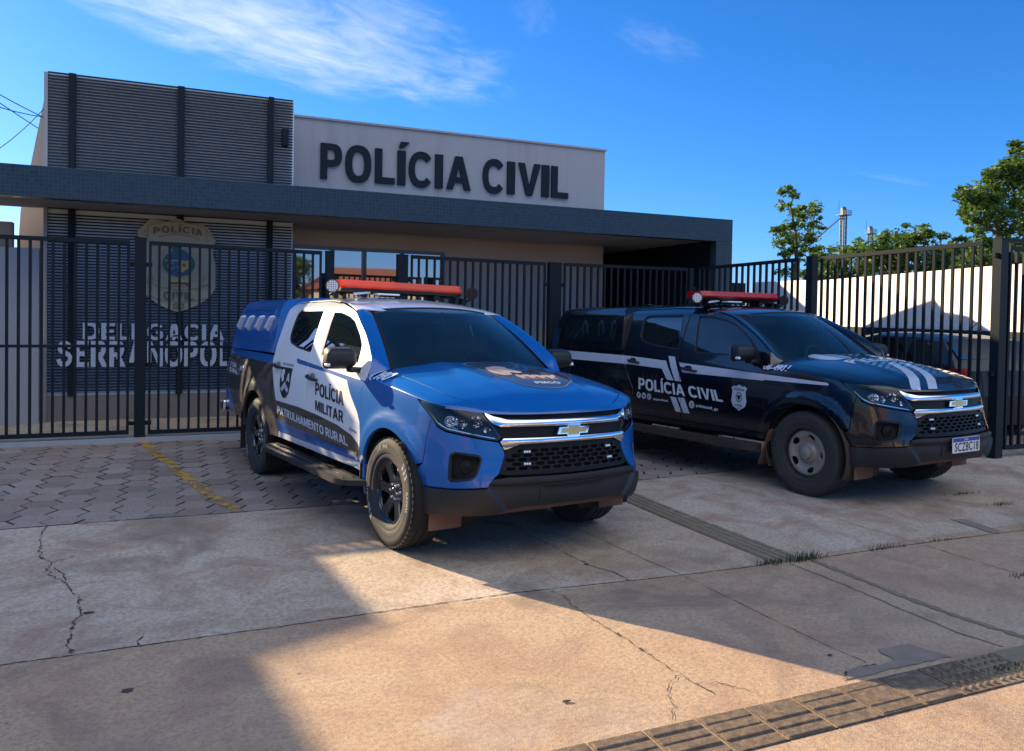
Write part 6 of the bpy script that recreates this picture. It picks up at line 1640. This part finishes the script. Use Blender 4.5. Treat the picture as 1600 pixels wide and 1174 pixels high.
def place(T,c):
    X,Y,psi,pt,rl,z0=c
    f=V((sin(psi)*cos(pt),-cos(psi)*cos(pt),-sin(pt))); l=V((cos(psi),sin(psi),0)); u=f.cross(l)
    a,b=cos(rl),sin(rl); l,u=l*a+u*b,u*a-l*b
    T.matrix_world=Matrix(((f.x,l.x,u.x,X),(f.y,l.y,u.y,Y),(f.z,l.z,u.z,z0),(0,0,0,1)))
tb=make_truck('blue'); place(tb,(2.237,5.493,.1965,-.0103,-.0188,-.022)); tag(tb,'blue and white police pickup lettered POLÍCIA MILITAR with orange-red light bar','pickup truck')
tk=make_truck('black'); place(tk,(6.171,5.631,.1262,-.0211,.0014,.022)); tag(tk,'black police pickup lettered POLÍCIA CIVIL with crimson light bar','pickup truck')
# ---------------------------------------------------------------- camera
F,CY,PI_,RO,YA,H=1227.9,518.6,radians(1.28),radians(-1.01),radians(23.08),1.629
fw=V((sin(YA)*cos(PI_),cos(YA)*cos(PI_),-sin(PI_))); rt=V((cos(YA),-sin(YA),0)); dn=fw.cross(rt)
c_,s_=cos(RO),sin(RO); r2=rt*c_+dn*s_; d2=dn*c_-rt*s_
cam=bpy.data.cameras.new('camera'); co=bpy.data.objects.new('camera',cam); COL.objects.link(co)
u2=-d2; bk=-fw
co.matrix_world=Matrix(((r2.x,u2.x,bk.x,0),(r2.y,u2.y,bk.y,0),(r2.z,u2.z,bk.z,H),(0,0,0,1)))
cam.sensor_width=36; cam.lens=F/1600*36; cam.shift_y=(CY-587)/1600; cam.clip_end=8000; cam.clip_start=.05
SC.camera=co
# ---------------------------------------------------------------- light
m_,k_=.60,.445
el=math.atan(k_*cos(math.atan(m_))); az=math.atan(m_)     # sun stands at (-m,1) from the scene
sd=V((-sin(az)*cos(el),cos(az)*cos(el),sin(el)))
sun=bpy.data.lights.new('sun','SUN'); so=bpy.data.objects.new('sun',sun); COL.objects.link(so)
so.rotation_euler=sd.to_track_quat('Z','Y').to_euler(); sun.energy=5.0; sun.angle=radians(.53); sun.color=(1,.78,.50)
W=bpy.data.worlds.new('World'); SC.world=W; W.use_nodes=True; nt=W.node_tree; N=nt.nodes; bg=N['Background']
sky=N.new('ShaderNodeTexSky'); sky.sky_type='NISHITA'; sky.sun_disc=False; sky.sun_elevation=el; sky.sun_rotation=-az; sky.air_density=1.0; sky.dust_density=.35; sky.ozone_density=2.2; sky.altitude=700
bg.inputs[1].default_value=.12
# thin streaky cirrus high over the station
geo=N.new('ShaderNodeTexCoord'); 
def vm(op,a,b):
    n=N.new('ShaderNodeVectorMath'); n.operation=op
    for v,i in ((a,0),(b,1)):
        if isinstance(v,tuple): n.inputs[i].default_value=v
        else: nt.links.new(v,n.inputs[i])
    return n
def mt(op,a,b=0.,clamp=False):
    n=N.new('ShaderNodeMath'); n.operation=op; n.use_clamp=clamp
    for v,i in ((a,0),(b,1)):
        if isinstance(v,(int,float)): n.inputs[i].default_value=v
        else: nt.links.new(v,n.inputs[i])
    return n.outputs[0]
dirv=geo.outputs['Generated']
sp=N.new('ShaderNodeSeparateXYZ'); nt.links.new(dirv,sp.inputs[0])
# project the direction on a high flat layer
zz=mt('MAXIMUM',sp.outputs[2],.03); cx=mt('DIVIDE',sp.outputs[0],zz); cy=mt('DIVIDE',sp.outputs[1],zz)
cb=N.new('ShaderNodeCombineXYZ'); nt.links.new(cx,cb.inputs[0]); nt.links.new(cy,cb.inputs[1])
def band(cenx,ceny,ang,lx,ly,scale,strength,lo,hi,seed):
    mp=N.new('ShaderNodeMapping'); mp.vector_type='TEXTURE'; mp.inputs['Location'].default_value=(cenx,ceny,0); mp.inputs['Rotation'].default_value=(0,0,ang); mp.inputs['Scale'].default_value=(lx,ly,1)
    nt.links.new(cb.outputs[0],mp.inputs[0]); ln=vm('LENGTH',mp.outputs[0],(0,0,0)).outputs['Value']
    msk=mt('SUBTRACT',1.0,ln,True); msk=mt('POWER',msk,.7)
    nz=N.new('ShaderNodeTexNoise'); nz.noise_dimensions='4D'; nz.inputs['W'].default_value=seed; nz.inputs['Scale'].default_value=scale; nz.inputs['Detail'].default_value=9; nz.inputs['Roughness'].default_value=.62; nz.inputs['Distortion'].default_value=.5
    nt.links.new(mp.outputs[0],nz.inputs[0])
    v=mt('ADD',nz.outputs['Fac'],mt('MULTIPLY',msk,.42))
    mr=N.new('ShaderNodeMapRange'); nt.links.new(v,mr.inputs[0]); mr.inputs[1].default_value=lo; mr.inputs[2].default_value=hi; mr.inputs[4].default_value=strength; mr.clamp=True; mr.interpolation_type='SMOOTHSTEP'
    return mt('MULTIPLY',mr.outputs[0],mt('MINIMUM',mt('MULTIPLY',msk,2.5),1.))
CLOUDS=[]
b1=band(.48,3.02,.60,1.10,.66,3.6,.50,.50,1.10,3.1)
b2=band(1.60,2.45,.55,.34,.14,2.6,.10,.50,1.05,8.3)
b3=band(1.08,2.40,1.1,.28,.09,2.6,.06,.50,1.05,5.3)
b4=band(.1,2.95,.55,.9,.34,3.2,.34,.5,1.05,11.7)
b5=band(4.66,4.07,.2,.6,.10,2.0,.07,.5,1.0,2.2)
ca=mt('ADD',mt('ADD',b1,b2),mt('ADD',b3,mt('ADD',b4,b5)),True)
# deeper blue of the clear sky, per channel
sc=N.new('ShaderNodeSeparateColor'); nt.links.new(sky.outputs[0],sc.inputs[0]); cc=N.new('ShaderNodeCombineColor')
nt.links.new(mt('MULTIPLY',mt('POWER',sc.outputs[0],1.5),.094),cc.inputs[0]); nt.links.new(mt('MULTIPLY',sc.outputs[1],.378),cc.inputs[1]); nt.links.new(mt('MULTIPLY',sc.outputs[2],.70),cc.inputs[2])
# broken white cloud, out of view, added overhead and behind to brighten the shade
ov=mt('SMOOTH_MIN',1.,1.) if False else None
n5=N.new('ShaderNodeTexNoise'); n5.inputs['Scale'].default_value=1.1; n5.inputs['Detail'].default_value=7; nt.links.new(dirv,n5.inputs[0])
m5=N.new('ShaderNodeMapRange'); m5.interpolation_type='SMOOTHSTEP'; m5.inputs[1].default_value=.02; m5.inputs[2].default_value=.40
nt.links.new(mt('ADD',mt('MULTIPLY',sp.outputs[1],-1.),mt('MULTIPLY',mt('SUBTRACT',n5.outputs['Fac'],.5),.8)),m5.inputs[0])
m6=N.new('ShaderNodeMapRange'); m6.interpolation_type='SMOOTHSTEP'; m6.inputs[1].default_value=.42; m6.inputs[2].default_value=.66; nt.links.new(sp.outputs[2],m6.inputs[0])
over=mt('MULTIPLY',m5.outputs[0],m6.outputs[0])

mx=N.new('ShaderNodeMix'); mx.data_type='RGBA'; nt.links.new(ca,mx.inputs[0]); nt.links.new(cc.outputs[0],mx.inputs[6]); mx.inputs[7].default_value=(3.2,3.5,4.0,1)
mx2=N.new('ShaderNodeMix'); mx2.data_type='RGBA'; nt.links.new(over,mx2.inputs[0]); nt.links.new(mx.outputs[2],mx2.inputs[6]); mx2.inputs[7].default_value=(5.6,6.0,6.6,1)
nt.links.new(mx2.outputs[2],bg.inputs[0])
SC.view_settings.view_transform='Standard'; SC.view_settings.look='None'; SC.view_settings.exposure=1.35; SC.view_settings.gamma=1; SC.view_settings.use_curve_mapping=False
SC.render.engine='CYCLES'; SC.cycles.max_bounces=8; SC.cycles.transparent_max_bounces=12; SC.cycles.caustics_reflective=False; SC.cycles.caustics_refractive=False
